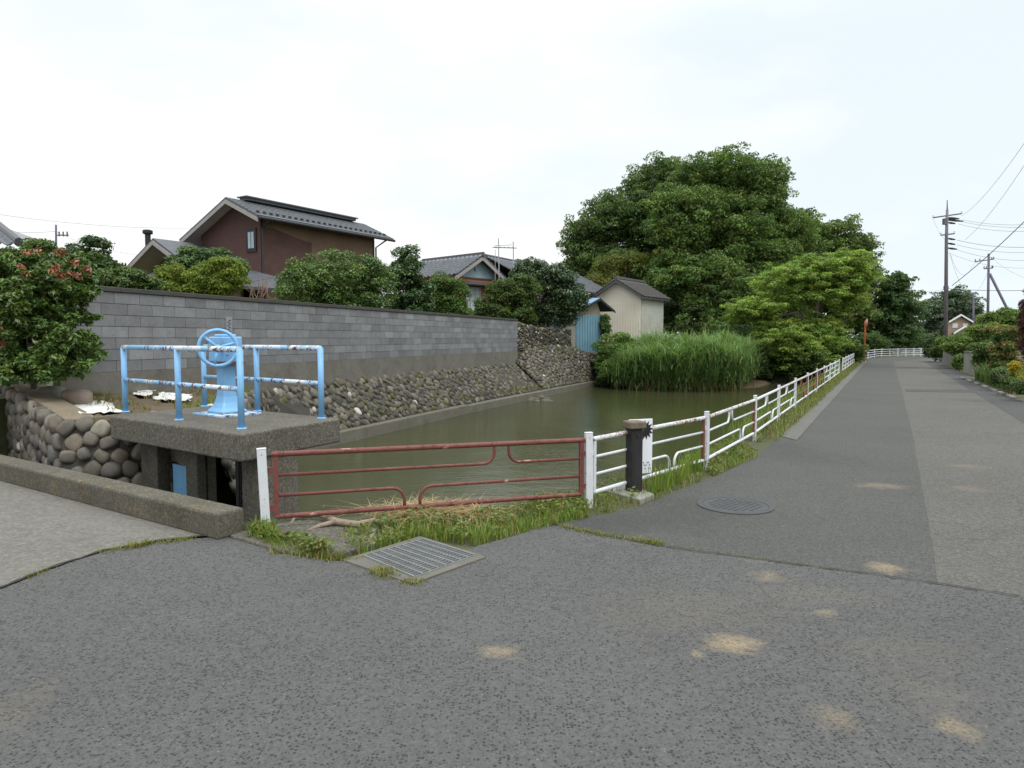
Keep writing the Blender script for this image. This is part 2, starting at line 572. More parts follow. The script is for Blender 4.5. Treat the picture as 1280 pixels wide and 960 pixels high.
M['blue_rust'] = paint('flaking_blue_paint', (0.25, 0.47, 0.72), 0.34, rust_col=(0.13, 0.04, 0.025), chip_col=(0.60, 0.66, 0.70), chips=0.1, scale=8, dirt=0.1)
M['gate_blue'] = paint('gate_blue_paint', (0.17, 0.40, 0.66), 0.12, rust_col=(0.12, 0.08, 0.05), scale=9, dirt=0.45)
M['galv'] = plain('galvanised_steel', (0.42, 0.43, 0.44), 0.5, 0.2, 8, metallic=0.6)
M['galv_pale'] = plain('zinc_grating', (0.25, 0.26, 0.26), 0.55, 0.2, 8, metallic=0.3)
M['dark_steel'] = plain('dark_steel', (0.04, 0.042, 0.045), 0.6, 0.3, 8, metallic=0.4)
M['black_wood'] = plain('black_wood', (0.018, 0.018, 0.018), 0.75, 0.6, 12, 0.5, stretch=(1, 1, 0.12))
M['cap_wood'] = plain('weathered_cap', (0.15, 0.115, 0.085), 0.85, 0.4, 14, 0.5)
M['white_sheet'] = plain('white_sheet', (0.62, 0.62, 0.60), 0.7, 0.2, 6)
M['sign_white'] = plain('sign_white', (0.74, 0.77, 0.82), 0.4, 0.05, 4)
M['sign_black'] = plain('sign_black', (0.012, 0.012, 0.013), 0.5, 0.1, 4)
M['ink'] = plain('sign_ink', (0.10, 0.12, 0.16), 0.5, 0.1, 4)
M['iron'] = concrete('manhole_iron', (0.085, 0.087, 0.09), 0.3, moss_amt=0.0, scale=3)
M['red_wall'] = plain('maroon_siding', (0.085, 0.042, 0.036), 0.75, 0.2, 1.2, 0.1)
M['maroon_patch'] = plain('maroon_render', (0.080, 0.042, 0.034), 0.8, 0.3, 2.2)
M['brown_wall'] = plain('brown_render', (0.155, 0.103, 0.066), 0.85, 0.25, 0.9)
M['soffit'] = plain('cream_soffit', (0.40, 0.36, 0.31), 0.8, 0.1, 2)
M['fascia'] = plain('grey_fascia', (0.30, 0.28, 0.26), 0.6, 0.15, 3)
M['slate'] = plain('slate_roof', (0.085, 0.094, 0.106), 0.6, 0.22, 3.0, stretch=(1, 1, 1))
M['roof_dark'] = plain('roof_dark_metal', (0.028, 0.030, 0.033), 0.5, 0.3, 3)
M['tile'] = plain('grey_clay_tile', (0.15, 0.163, 0.185), 0.36, 0.35, 4.5, spec=0.5)
M['tile_ridge'] = plain('ridge_tile', (0.07, 0.072, 0.078), 0.5, 0.3, 6)
M['brick_wall'] = plain('orange_siding', (0.36, 0.135, 0.075), 0.8, 0.15, 3)
M['gable_blue'] = plain('pale_blue_gable', (0.27, 0.36, 0.39), 0.7, 0.12, 3)
M['window_white'] = plain('window_screen', (0.55, 0.60, 0.62), 0.5, 0.1, 3)
M['glass'] = plain('window_glass', (0.38, 0.47, 0.54), 0.15, 0.15, 1.2)
M['frame_dark'] = plain('black_frame', (0.012, 0.012, 0.014), 0.5, 0.1, 3)
M['shed_cream'] = plain('cream_corrugated', (0.62, 0.59, 0.50), 0.6, 0.08, 1.2)
M['shed_grey'] = plain('grey_plaster', (0.42, 0.43, 0.37), 0.8, 0.18, 1.1)
M['shed_roof'] = plain('brown_grey_tile', (0.10, 0.092, 0.086), 0.6, 0.3, 4)
M['shed_blue'] = paint('blue_corrugated', (0.15, 0.29, 0.38), 0.05, rust_col=(0.10, 0.06, 0.04), scale=5, rough=0.5, dirt=0.3)
M['shed_blue_roof'] = plain('blue_metal_roof', (0.13, 0.24, 0.38), 0.4, 0.25, 3)
M['tan_wall'] = plain('tan_board', (0.24, 0.215, 0.165), 0.8, 0.2, 3)
M['pole'] = plain('concrete_pole', (0.17, 0.155, 0.165), 0.85, 0.2, 3)
M['pole_brown'] = plain('wood_pole', (0.12, 0.11, 0.15), 0.85, 0.2, 3)
M['wire'] = plain('cable', (0.045, 0.045, 0.05), 0.6, 0.1, 3)
M['wire_pale'] = plain('pale_cable', (0.35, 0.36, 0.38), 0.6, 0.1, 3)
M['orange'] = plain('orange_paint', (0.48, 0.12, 0.035), 0.5, 0.15, 4)
M['mirror_back'] = plain('pale_mirror_back', (0.60, 0.42, 0.34), 0.5, 0.15, 4)
M['beige_wall'] = plain('beige_wall', (0.32, 0.24, 0.17), 0.8, 0.1, 2)
M['white_trim'] = plain('white_trim', (0.70, 0.71, 0.72), 0.5, 0.05, 2)
M['low_wall'] = concrete('low_wall_concrete', (0.27, 0.265, 0.24), 0.3, moss_amt=0.25, scale=0.6)
M['edge_stone'] = plain('edging_stone', (0.17, 0.163, 0.145), 0.85, 0.25, 6)
M['boulder'] = tinted('boulder', 0.8, 0.35, 6, 0.6, 0.0, 0.03)
M['crack'] = plain('crack_dirt', (0.035, 0.032, 0.026), 0.95, 0.4, 20)
M['soil'] = concrete('soil', (0.13, 0.095, 0.06), 0.45, moss=(0.05, 0.06, 0.02), moss_amt=0.45, bump=1.0)
M['flue'] = plain('black_flue', (0.015, 0.015, 0.017), 0.5, 0.2, 3)


def terrain_mat():
    m = NT('terrain_grass')
    a = m.noise(0.35, 6, 0.65)
    b = m.noise(9, 5, 0.7)
    c = m.mix(m.ramp(a, [(0.35, 0), (0.65, 1)]), (0.10, 0.085, 0.045), (0.055, 0.085, 0.025))
    c = m.mix(m.ramp(b, [(0.35, 0.7), (0.65, 0)]), c, (0.05, 0.05, 0.025))
    m.color(c)
    m.rough(0.95)
    m.bump(b, 0.8, 0.03)
    return m.m


def water_mat():
    m = NT('pond_water')
    mp = m.n('ShaderNodeMapping')
    mp.inputs['Rotation'].default_value = (0, 0, R(-12))
    mp.inputs['Scale'].default_value = (1.0, 2.1, 1)
    m.link(m.tc.outputs['Object'], mp.inputs['Vector'])
    n1 = m.noise(4.5, 3, 0.6, vec=mp.outputs[0])
    n2 = m.noise(1.3, 2, 0.5, vec=mp.outputs[0])
    n3 = m.noise(17, 2, 0.5, vec=mp.outputs[0])
    calm = m.ramp(m.noise(0.28, 3, 0.5), [(0.35, 0.45), (0.65, 1.0)])
    h = m.math('ADD', m.math('MULTIPLY', n1, 0.55), m.math('MULTIPLY', n2, 0.6))
    h = m.math('MULTIPLY', m.math('ADD', h, m.math('MULTIPLY', n3, 0.16)), calm)
    murk = m.noise(0.22, 4, 0.6)
    m.color(m.mix(m.ramp(murk, [(0.35, 0), (0.65, 1)]), (0.044, 0.049, 0.020), (0.056, 0.060, 0.026)))
    m.rough(0.07)
    m.b.inputs['IOR'].default_value = 1.33
    m.bump(h, 0.42, 0.06)
    return m.m


M['terrain'] = terrain_mat()
M['water'] = water_mat()

# ------------------------------------------------------------------ layout
WATER_Z = -1.0
# roadside fence posts
FD = Vector((0.4695, 0.883, 0))
FN = Vector((0.883, -0.4695, 0))           # to the right of the fence: towards the road
p1 = gp(333, 667); p2 = gp(736, 632); p3 = gp(882, 586); p4 = gp(943, 550)
posts = [p1, p2, p3, p4]
k = 1
while len(posts) < 18:
    posts.append(p4 + FD * 2.85 * k)
    k += 1


def fl(t, off=0.0, z=0.0):
    """point t metres along the fence line beyond p4, off metres towards the road"""
    q = p4 + FD * t + FN * off
    return Vector((q.x, q.y, z))


# block wall line
WA = at(112, 470, 12.0); WA.z = 0
WB = at(645, 450, 33.0); WB.z = 0
WD = (WB - WA).normalized()
WN = Vector((WD.y, -WD.x, 0))              # towards the pond
# ledge line (water edge)
LA = gp(420, 556, WATER_Z); LB = gp(620, 508, WATER_Z); LC = gp(752, 480.5, WATER_Z)

# sluice platform corners
SZ = 0.74
C1, C2, C3 = gp(137, 520, SZ), gp(301, 543, SZ), gp(421, 523, SZ)
SA = (C1 - C2); SLEN = SA.length; SA.normalize()          # along the front edge, to the left/back
SB = (C3 - C2); SB -= SA * SB.dot(SA) * .15; SB = SB * ((C3 - C2).length / SB.length); SWID = SB.length; SB.normalize()


def sp(a, b, z):
    q = C2 + SA * a + SB * b
    return Vector((q.x, q.y, z))


# stone wall corner points (top line)
S1 = gp(0, 476, 0.95); S2 = gp(78, 530, 0.62); S3 = gp(140, 523, 0.68)
S0 = S1 + (S1 - S2).normalized() * 5; S0.z = 1.1
S4 = Vector((-4.35, 9.75, 0.66)); S5 = Vector((-5.55, 15.6, 0.5))

# kerb
KZ = 0.23
KB2 = gp(306, 634, KZ); KB1 = gp(0, 567, KZ)
KD = (KB2 - KB1).normalized()
KN = Vector((KD.y, -KD.x, 0))              # towards the camera side
KB0 = KB1 - KD * 6

def wall_pt(Y):
    return WA + WD * ((Y - WA.y) / WD.y)


# pond outline (counter clockwise from the kerb end)
bank = [Vector((KB2.x - 0.05, KB2.y + 0.02, 0))]
bank.append(p1 + Vector((0.3, 0.28, 0)))
bank.append(p2 + Vector((-0.25, 0.42, 0)))
bank.append(p3 + FN * -0.32 + Vector((-.05, .1, 0)))
bank += [fl(0, -0.35), fl(12, -0.4), fl(24, -0.5), fl(37, -1.2)]
far = [Vector((17.4, 47.5, 0)), Vector((14.0, 47.0, 0)), Vector((9.0, 43.2, 0)), Vector((5.6, 41.4, 0))]
left = [wall_pt(38.5) - WN * .15, wall_pt(14.5) - WN * .02, S5 + Vector((-.3, -.6, 0)), S4 + Vector((-.15, 0, 0)), Vector((S3.x + .25, S3.y + .1, 0)), Vector((S2.x + .05, S2.y + .03, 0)), Vector((S1.x + .1, S1.y, 0)),
        Vector((S0.x, S0.y - .1, 0)), Vector((KB0.x, KB0.y + .05, 0))]
pond = [(v.x, v.y) for v in bank + far + left]

# ------------------------------------------------------------------ the ground and the water
bm = bmesh.new()
outer = [bm.verts.new((x, y, -0.02)) for x, y in ((-700, -60), (900, -60), (900, 1100), (-700, 1100))]
inner = [bm.verts.new((x, y, -0.02)) for x, y in pond]
edges = [bm.edges.new((outer[i], outer[(i + 1) % 4])) for i in range(4)]
ie = [bm.edges.new((inner[i], inner[(i + 1) % len(inner)])) for i in range(len(inner))]
bmesh.ops.triangle_fill(bm, use_beauty=True, use_dissolve=False, edges=edges + ie)
low = [bm.verts.new((x, y, -1.9)) for x, y in pond]
for i in range(len(inner)):
    j = (i + 1) % len(inner)
    bm.faces.new((inner[i], inner[j], low[j], low[i]))
bm.faces.new(low)
bmesh.ops.recalc_face_normals(bm, faces=bm.faces)
me = bpy.data.meshes.new('ground')
bm.to_mesh(me); bm.free()
me.materials.append(M['terrain'])
g_o = bpy.data.objects.new('ground', me)
col.objects.link(g_o)
tag(g_o, kind='structure')


def sheet(name, pts, z, mat, kind='structure', sub=False):
    b = MB()
    n = len(pts)
    a = sum(pts[i][0] * pts[(i + 1) % n][1] - pts[(i + 1) % n][0] * pts[i][1] for i in range(n))
    if a < 0: pts = pts[::-1]
    b.add([(p[0], p[1], z) for p in pts], [tuple(range(n))])
    o = b.build(name, mat)
    tag(o, kind=kind)
    return o


sheet('water', [(p[0], p[1]) for p in [(-18, 6), (26, 6), (26, 48), (-18, 48)]], WATER_Z, M['water'])

# road sheets
lane_left = [gp(690, 656), gp(745, 646), gp(800, 634), gp(845, 614), gp(890, 598), gp(930, 579), fl(0.8, .36)]
lane_l2 = [fl(t, 0.36) for t in (3, 10, 20, 30, 38, 44, 50)]
turn = [Vector((33, 63.5, 0)), Vector((40, 65.5, 0)), Vector((60, 66, 0)), Vector((60, 61, 0)), Vector((41, 60.5, 0)), Vector((37.0, 58.5, 0))]
seam = [gp(1178, 790), gp(1167, 690), gp(1147, 580), gp(1140, 540), gp(1127, 487), gp(1119, 460), gp(1117, 452)]
nz_ = random.Random(4)
lane = lane_left + lane_l2[1:] + [turn[0], turn[1], Vector((36.5, 60, 0))] + seam[::-1] + [gp(690, 760)]
sheet('road_lane', lane, 0.006, M['asphalt_lane'])
old = seam + [Vector((36.5, 60, 0)), turn[1], turn[2], turn[3], turn[4], turn[5]] + [fl(t, 4.25) for t in (40, 30, 20, 8, 0, -8, -14)]
sheet('road_old_lane', old, 0.007, M['asphalt_old'])
sheet('road_edge_strip', [fl(t, 4.25) for t in (-14, 0, 20, 40, 46)] + [fl(t, 5.05) for t in (46, 40, 20, 0, -14)], 0.010, M['asphalt_dark'])
sheet('gutter_strip', [fl(t, 0.33) for t in (0.6, 10, 20, 30, 40, 46)] + [fl(t, 0.62) for t in (46, 40, 30, 20, 10, 0.2)], 0.014, M['asphalt_gutter'])
near = [gp(690, 656), gp(760, 672), gp(860, 690), gp(1060, 716), gp(1175, 733), gp(1290, 750), gp(1700, 800), Vector((14, 2, 0)), Vector((14, -8, 0)), Vector((-14, -8, 0)), Vector((-14, 1.5, 0)),
        gp(-200, 800), gp(0, 738), gp(60, 714), gp(130, 690), gp(200, 678), gp(262, 672), gp(305, 674), gp(350, 694), gp(420, 703), gp(455, 704), gp(520, 732), gp(606, 700), gp(580, 690), gp(600, 683), gp(640, 672)]
sheet('junction_road', near, 0.010, M['asphalt_near'])
cl = [gp(0, 738), gp(60, 714), gp(130, 690), gp(200, 678), gp(262, 672), gp(300, 668)]
left_road = [gp(-200, 800)] + cl + [KB2 + KN * 0.1, KB1 + KN * 0.1, KB0 + KN * 0.1, Vector((-30, 12, 0)), Vector((-30, 1.5, 0)), Vector((-14, 1.5, 0))]
sheet('concrete_road', left_road, 0.014, M['concrete_road'])
sheet('road_patch', [gp(1131, 487), gp(1212, 487), gp(1222, 491), gp(1133, 490)], 0.013, M['asphalt_dark'])
sheet('road_patch', [gp(1120, 459), gp(1148, 459), gp(1150, 460.5), gp(1121, 460.5)], 0.013, M['asphalt_dark'])


def crack(pix, w, z, seed):
    rng = random.Random(seed)
    pts = [gp(*p) for p in pix]
    fine = []
    for a, b in zip(pts[:-1], pts[1:]):
        n = max(2, int((b - a).length / 0.06))
        for i in range(n):
            fine.append(a.lerp(b, i / n))
    lft, rgt = [], []
    off = 0
    for i, q in enumerate(fine):
        d = (fine[min(i + 1, len(fine) - 1)] - fine[max(0, i - 1)]).normalized()
        n = Vector((-d.y, d.x, 0))
        off = off * 0.8 + rng.uniform(-.008, .008)
        ww = w * rng.uniform(0.3, 1.1)
        lft.append(q + n * (off + ww)); rgt.append(q + n * (off - ww))
    b = MB()
    vs = [(p.x, p.y, z) for p in lft] + [(p.x, p.y, z) for p in rgt]
    m_ = len(fine)
    b.add(vs, [(m_ + i, m_ + i + 1, i + 1, i) for i in range(m_ - 1)])
    return tag(b.build('road_crack', M['crack']), kind='structure')


crack([(690, 657), (760, 672), (860, 690), (1060, 716), (1175, 733), (1290, 750)], 0.012, 0.018, 1)
crack([(0, 738), (60, 714), (130, 690), (200, 678), (262, 672), (296, 669)], 0.022, 0.021, 2)

# ------------------------------------------------------------------ plateau left of the pond
ya = [V for V in (S0, S1, S2, S3, S4, S5)]
yb = [Vector((-13.5, 16.0, 1.12)), Vector((-9.2, 13.2, .98)), Vector((-7.5, 11.9, .74)), Vector((-7.0, 12.5, .70)), Vector((-6.5, 14.0, .62)), Vector((-5.75, 16.2, .50))]
b = MB()
N_ = 10
rngy = random.Random(3)
grid = []
for i in range(5):
    for k_ in range(N_ + (1 if i == 4 else 0)):
        f = k_ / N_
        a_, c_ = ya[i].lerp(ya[i + 1], f), yb[i].lerp(yb[i + 1], f)
        grid.append([a_.lerp(c_, j / 8) + Vector((0, 0, -.03 + (rngy.uniform(-.03, .03) if 0 < j < 8 else 0))) for j in range(9)])
vs = [p for r_ in grid for p in r_]
fs = [(i * 9 + j, (i + 1) * 9 + j, (i + 1) * 9 + j + 1, i * 9 + j + 1) for i in range(len(grid) - 1) for j in range(8)]
b.add(vs, fs)
tag(b.build('yard_soil', M['soil'], smooth=True), kind='structure')
gq = [WA - WN * 0.2 - WD * 6, WB - WN * 0.2, LC + Vector((-0.6, 1.0, 0)), Vector((9, 43, 0)), Vector((18, 56, 0)), Vector((18, 150, 0)), Vector((-160, 150, 0)), Vector((-160, 20, 0)), S0 + Vector((-3, 4, 0))]
b = MB()
b.prism([(v.x, v.y) for v in gq], -0.3, 0.72)
tag(b.build('garden_ground', M['terrain']), kind='structure')

# ------------------------------------------------------------------ stones
_bm = bmesh.new()
bmesh.ops.create_icosphere(_bm, subdivisions=3, radius=1)
ICO3 = (np.array([v.co[:] for v in _bm.verts]), np.array([[v.index for v in f.verts] for f in _bm.faces]))
_bm.free()
_bm = bmesh.new()
bmesh.ops.create_icosphere(_bm, subdivisions=2, radius=1)
ICO2 = (np.array([v.co[:] for v in _bm.verts]), np.array([[v.index for v in f.verts] for f in _bm.faces]))
_bm.free()


def rough_stone(rng, ico, amp=0.12):
    v = ico[0].copy()
    v = np.sign(v) * np.abs(v) ** 0.68
    for _ in range(4):
        d = rng.normal(size=3); d /= np.linalg.norm(d)
        s = v @ d
        v = v + np.outer(np.sin(s * rng.uniform(1.5, 3.2) + rng.uniform(0, 6)) * amp * rng.uniform(.3, 1), d)
    return v


STONE_COLS = [(0.16, 0.148, 0.13), (0.13, 0.122, 0.11), (0.20, 0.185, 0.16), (0.12, 0.110, 0.095), (0.16, 0.14, 0.115), (0.115, 0.112, 0.108), (0.185, 0.17, 0.15)]


def stone_facing(name, top, bot, cell, mat, parent=None, ico=ICO2, seed=0, depth=0.5, white=0.03, dark=1.0, tall=1.0, jit=1.0):
    """rounded stones packed over the strip between two polylines of the same number of points"""
    rng = np.random.default_rng(seed)
    V, F, T = [], [], []
    nv = 0
    cum = [0]
    for i in range(len(top) - 1):
        cum.append(cum[-1] + ((top[i + 1] - top[i]).length + (bot[i + 1] - bot[i]).length) / 2)
    total = cum[-1]

    def surf(s, t):
        s = min(max(s, 0), total - 1e-6)
        i = max(j for j in range(len(cum) - 1) if cum[j] <= s)
        f = (s - cum[i]) / (cum[i + 1] - cum[i])
        a = top[i].lerp(top[i + 1], f); c = bot[i].lerp(bot[i + 1], f)
        return c.lerp(a, t), (top[i + 1] - top[i]).normalized(), (a - c)
    s = 0
    ncol = int(total / cell)
    for ci in range(ncol):
        s0 = (ci + 0.5) * cell
        _, _, upv = surf(s0, 0.5)
        rows = max(1, int(round(upv.length / (cell * 0.82 * tall))))
        for r_ in range(rows):
            ss = s0 + (0.25 if r_ % 2 else -0.25) * cell + rng.uniform(-.30, .30) * cell * jit
            tt = (r_ + 0.5 + rng.uniform(-.38, .38) * jit + .45 * jit * math.sin(ci * 1.7)) / rows
            tt = min(max(tt, .04), .98)
            q, du, up = surf(ss, tt)
            upn = up.normalized()
            nn = du.cross(upn).normalized()
            if nn.y > 0 and abs(nn.y) > 0.05: nn = -nn
            elif abs(nn.y) <= 0.05 and nn.x < 0: nn = -nn
            k0 = rng.uniform(.8, 1.2); rx = cell * k0 * rng.uniform(.40, .62); rz = cell * k0 * 0.82 * tall * rng.uniform(.46, .66); ry = cell * depth * rng.uniform(.7, 1.15)
            v = rough_stone(rng, ico, .12 if ico is ICO3 else .20)
            th = rng.uniform(-1.0, 1.0)
            ct, st = math.cos(th), math.sin(th)
            lx = v[:, 0] * rx; lz = v[:, 2] * rz; ly = v[:, 1] * ry
            lx, lz = lx * ct - lz * st, lx * st + lz * ct
            W = np.array(q)[None] + lx[:, None] * np.array(du)[None] + lz[:, None] * np.array(upn)[None] + ly[:, None] * np.array(nn)[None] - np.array(nn)[None] * cell * 0.06
            V.append(W); F.append(ico[1] + nv); nv += len(W)
            c = np.array(STONE_COLS[rng.integers(len(STONE_COLS))]) * np.array((1.02, 1.0, .94)) * rng.uniform(.55, 1.4) * dark
            if ico is ICO2 and rng.random() < .06: c = np.array((.085, .095, .035)) * rng.uniform(.7, 1.4)
            if rng.random() < white: c = np.array((0.5, 0.48, 0.44)) * rng.uniform(.7, 1.1)
            T.append(np.repeat(c[None], len(ico[1]), 0))
    V = np.concatenate(V); F = np.concatenate(F).ravel(); T = np.concatenate(T)
    return np_mesh(name, V, F, 3, T, mat, parent, smooth=(ico is ICO3))


def backing(name, top, bot, mat, parent, back=0.06):
    b = MB()
    n = len(top)
    vs, fs = [], []
    for i in range(n):
        vs += [top[i], bot[i]]
    for i in range(n - 1):
        fs.append((2 * i, 2 * i + 1, 2 * i + 3, 2 * i + 2))
    b.add(vs, fs)
    return b.build(name, mat, parent)


# cobble wall beside the channel
root = empty('cobble_wall', (S2.x, S2.y, 0)); inv = Vector((-S2.x, -S2.y, 0))
tag(root, 'low wall of big rounded river stones below the hedge, left of the sluice platform', 'stone wall')


def V3(v, z): return Vector((v.x, v.y, z))


out1 = Vector((0.10, -0.22, 0))
top = [S0 + inv, S1 + inv, S2 + inv]
bot = [V3(S0 + inv + Vector((.2, -.2, 0)), -1.2), V3(S1 + inv + Vector((.2, -.2, 0)), -1.2), V3(S2 + inv + Vector((.1, -.25, 0)), -1.2)]
backing('mortar_bed', [V3(t, t.z - .02) for t in top], bot, M['mortar'], root)
stone_facing('stone_course', top, bot, 0.215, M['stone'], root, ICO3, 11, 0.48, 0.02, 0.88, 1.0, .45)
top2 = [S2 + inv, S3 + inv, V3(S4, S4.z) + inv + Vector((.25, -.5, 0))]
bot2 = [V3(S2 + inv + Vector((.1, -.25, 0)), -1.2), V3(S3 + inv + Vector((.15, -.3, 0)), -1.2), V3(S4 + inv + Vector((.45, -.7, 0)), -1.2)]
backing('mortar_bed', [V3(t, t.z - .02) for t in top2], bot2, M['mortar'], root)
stone_facing('stone_course', top2, bot2, 0.205, M['stone'], root, ICO3, 12, 0.48, 0.0, 0.88, 1.0, .45)
# cement coping on the wall head
b = MB()
rngc = random.Random(5)
cp = [S0 + inv, S1 + inv, (S1 + S2) / 2 + inv, S2 + inv, S3 + inv]
inn = [Vector((-.10, .42, 0)), Vector((-.10, .45, 0)), Vector((0.05, .5, 0)), Vector((0.12, .5, 0)), Vector((0.0, .4, 0))]
vs = []
for q, n in zip(cp, inn):
    vs += [q + Vector((0, 0, 0.035)) + n * 0.12, q + n + Vector((0, 0, 0.03))]
vs2 = [v - Vector((0, 0, .12)) for v in vs]
fs = []
for i in range(len(cp) - 1):
    fs.append((2 * i, 2 * i + 2, 2 * i + 3, 2 * i + 1))
    fs.append((2 * i, len(vs) + 2 * i, len(vs) + 2 * i + 2, 2 * i + 2))
b.add(vs + vs2, fs)
b.build('coping', M['soil_coping'], root)

# stone revetment under the block wall
root = empty('stone_revetment', (LA.x, LA.y, 0)); inv = Vector((-LA.x, -LA.y, 0))
tag(root, 'long sloping revetment of dark weathered stones between the block wall and the pond', 'stone wall')
LD = (LC - LA).normalized()


def wall_pt(Y):
    return WA + WD * ((Y - WA.y) / WD.y)


def ledge_pt(Y):
    if Y <= LB.y: return LA.lerp(LB, (Y - LA.y) / (LB.y - LA.y))
    return LB.lerp(LC, (Y - LB.y) / (LC.y - LB.y))


tops, bots = [], []
seq = [(S4 + Vector((0.05, 0.1, 0)), Vector((-3.75, 10.0, -1.2))), (V3(S5, .5), V3(ledge_pt(15.6), -1.0) + Vector((-.25, 0, 0)))]
for Y in (17.5, 20, 24, 28, 32.5):
    seq.append((V3(wall_pt(Y) + WN * 0.12, 0.50), V3(ledge_pt(Y) - WN * 0.22, -0.72)))
tops = [a + inv for a, c in seq]; bots = [c + inv for a, c in seq]
backing('mortar_bed', [V3(t, t.z - .02) for t in tops], bots, M['mortar'], root)
stone_facing('stone_course', tops, bots, 0.165, M['stone_moss'], root, ICO2, 21, 0.45, 0.008, 0.74, 1.35, .6)
# rise of the revetment beyond the end of the block wall
t3 = [V3(wall_pt(32.7) + WN * 0.12, 0.55), V3(wall_pt(33.6) + WN * .3, 1.15), at(690, 431, 36.2), V3(ledge_pt(38.4) - WN * .46, 1.05), V3(ledge_pt(40.1) - WN * .40, .66)]
b3 = [V3(ledge_pt(32.7) - WN * .22, -.72), V3(ledge_pt(34) - WN * .22, -.72), V3(ledge_pt(36) - WN * .22, -.72), V3(ledge_pt(38.6) - WN * .22, -.75), V3(ledge_pt(40.2) - WN * .2, -.8)]
t3 = [v + inv for v in t3]; b3 = [v + inv for v in b3]
backing('mortar_bed', [V3(t, t.z - .02) for t in t3], b3, M['mortar'], root)
stone_facing('stone_course', t3, b3, 0.165, M['stone_moss'], root, ICO2, 22, 0.45, 0.008, 0.78, 1.25, .6)
t4 = [at(646, 403, 33.1), at(675, 410, 35.6), at(714, 412, 38.3)]
b4 = [at(646, 440, 33.1), at(675, 434, 36.0), at(714, 434, 38.5)]
backing('mortar_bed', [v + inv for v in t4], [v + inv for v in b4], M['mortar'], root)
stone_facing('stone_course', [v + inv for v in t4], [v + inv for v in b4], 0.2, M['stone_moss'], root, ICO2, 23, 0.5, 0.06, 0.72, 0.7, .6)
# earth fills behind the raised part
b = MB()
fill = [t3[1], t3[2], t3[3], t4[2] + inv, t4[0] + inv]
b.add([V3(t3[1], 1.1), V3(t3[2], t3[2].z - .03), V3(t3[3], t3[3].z - .03), V3(t4[2] + inv, t4[2].z - .9), V3(t4[0] + inv, 1.1)], [(0, 1, 2, 3, 4)])
t5 = [t3[4], Vector((6.0, 41.2, .55)) + inv, Vector((6.4, 43.0, .4)) + inv]
b5 = [b3[4] + Vector((.1, 0, 0)), Vector((7.4, 40.6, -1.0)) + inv, Vector((8.2, 42.5, -.8)) + inv]
backing('mortar_bed', t5, b5, M['soil'], root)
stone_facing('stone_course', t5, b5, 0.26, M['stone_moss'], root, ICO2, 24, 0.4, 0.02, 0.7, 1.0, .9)
q = [t3[2], t3[3], t3[4], Vector((5.9, 42.6, 0)) + inv, Vector((2.0, 43.5, 0)) + inv, t4[2] + inv]
b.prism([(v.x, v.y) for v in q], -.9, [t3[2].z - .04, t3[3].z - .04, t3[4].z - .03, .75, 1.0, 1.0])
b.build('grass_berm', M['terrain'], root)
# concrete footing ledge
b = MB()
lp = [V3(ledge_pt(14.2), 0), V3(ledge_pt(24.9), 0)]
lp2 = [V3(ledge_pt(24.93), 0), V3(ledge_pt(33), 0), V3(ledge_pt(36), 0), V3(ledge_pt(40.6), 0)]
for seg_, zt in ((lp, -0.70), (lp2, -0.73)):
    for a, c in zip(seg_[:-1], seg_[1:]):
        d = (c - a).normalized(); n = Vector((d.y, -d.x, 0))
        q = [a + n * .04, c + n * .04, c - n * .36, a - n * .36]
        b.prism([((v + inv).x, (v + inv).y) for v in q], -1.6, zt)
b.build('footing_ledge', M['ledge'], root, bevel=0.02)
for i in range(14):
    b = MB()
    q = gp(655 + random.Random(i).uniform(0, 34), 499 + random.Random(i + 50).uniform(-3, 3), WATER_Z)
    rn = np.random.default_rng(i)
    v = rough_stone(rn, ICO2) * rn.uniform(.12, .22) * np.array([1, 1, .6])
    b.add([tuple(np.array(q + inv) + np.array([0, 0, -.02]) + p) for p in v], [tuple(f) for f in ICO2[1]], tuple(np.array((.10, .09, .075)) * rn.uniform(.7, 1.3)))
    b.build('toe_stone', M['stone_moss'], root, tinted=True)

# ------------------------------------------------------------------ concrete block wall
wl = (WB - WA).length
ang = math.atan2(WD.y, WD.x)
w0 = WA - WD * 0.6
root = empty('block_wall', (w0.x, w0.y, 0), ang)
tag(root, 'long grey concrete block wall with a dark coping, above the stone revetment', 'wall')
L_ = wl + 0.6
b = MB()
b.box((L_ / 2, 0, 0.68), (L_, 0.17, 0.76))
b.build('wall_base', M['base_conc'], root)
b = MB()
b.box((L_ / 2 - .004, 0.004, 1.74), (L_ - .02, 0.126, 1.36))
b.build('mortar_core', M['joint'], root)
b = MB()
rb = random.Random(8)
zt0 = 1.065
for r_ in range(7):
    x = -0.27 if r_ % 2 else 0.0
    rowt = rb.uniform(.9, 1.08)
    while x < L_ - 0.02:
        x1 = min(x + 0.54, L_)
        x0 = max(x, 0.0)
        if x1 - x0 > 0.05:
            g = rb.uniform(0.155, 0.215) * rowt
            if rb.random() < .10: g *= 1.15
            b.box(((x0 + x1) / 2, rb.uniform(-.0015, .0015), zt0 + r_ * 0.2 + 0.095), (x1 - x0 - 0.010, 0.142, 0.19), tint=(g * .98, g * 1.0, g * 1.03))
        x += 0.54
b.build('block_course', M['block'], root, tinted=True)
b = MB()
x = 0.0
while x < L_:
    x1 = min(x + .6, L_)
    b.box(((x + x1) / 2, 0, 2.505), (x1 - x - .006, 0.20, 0.085))
    x += .6
b.build('coping', M['coping'], root, bevel=0.012)

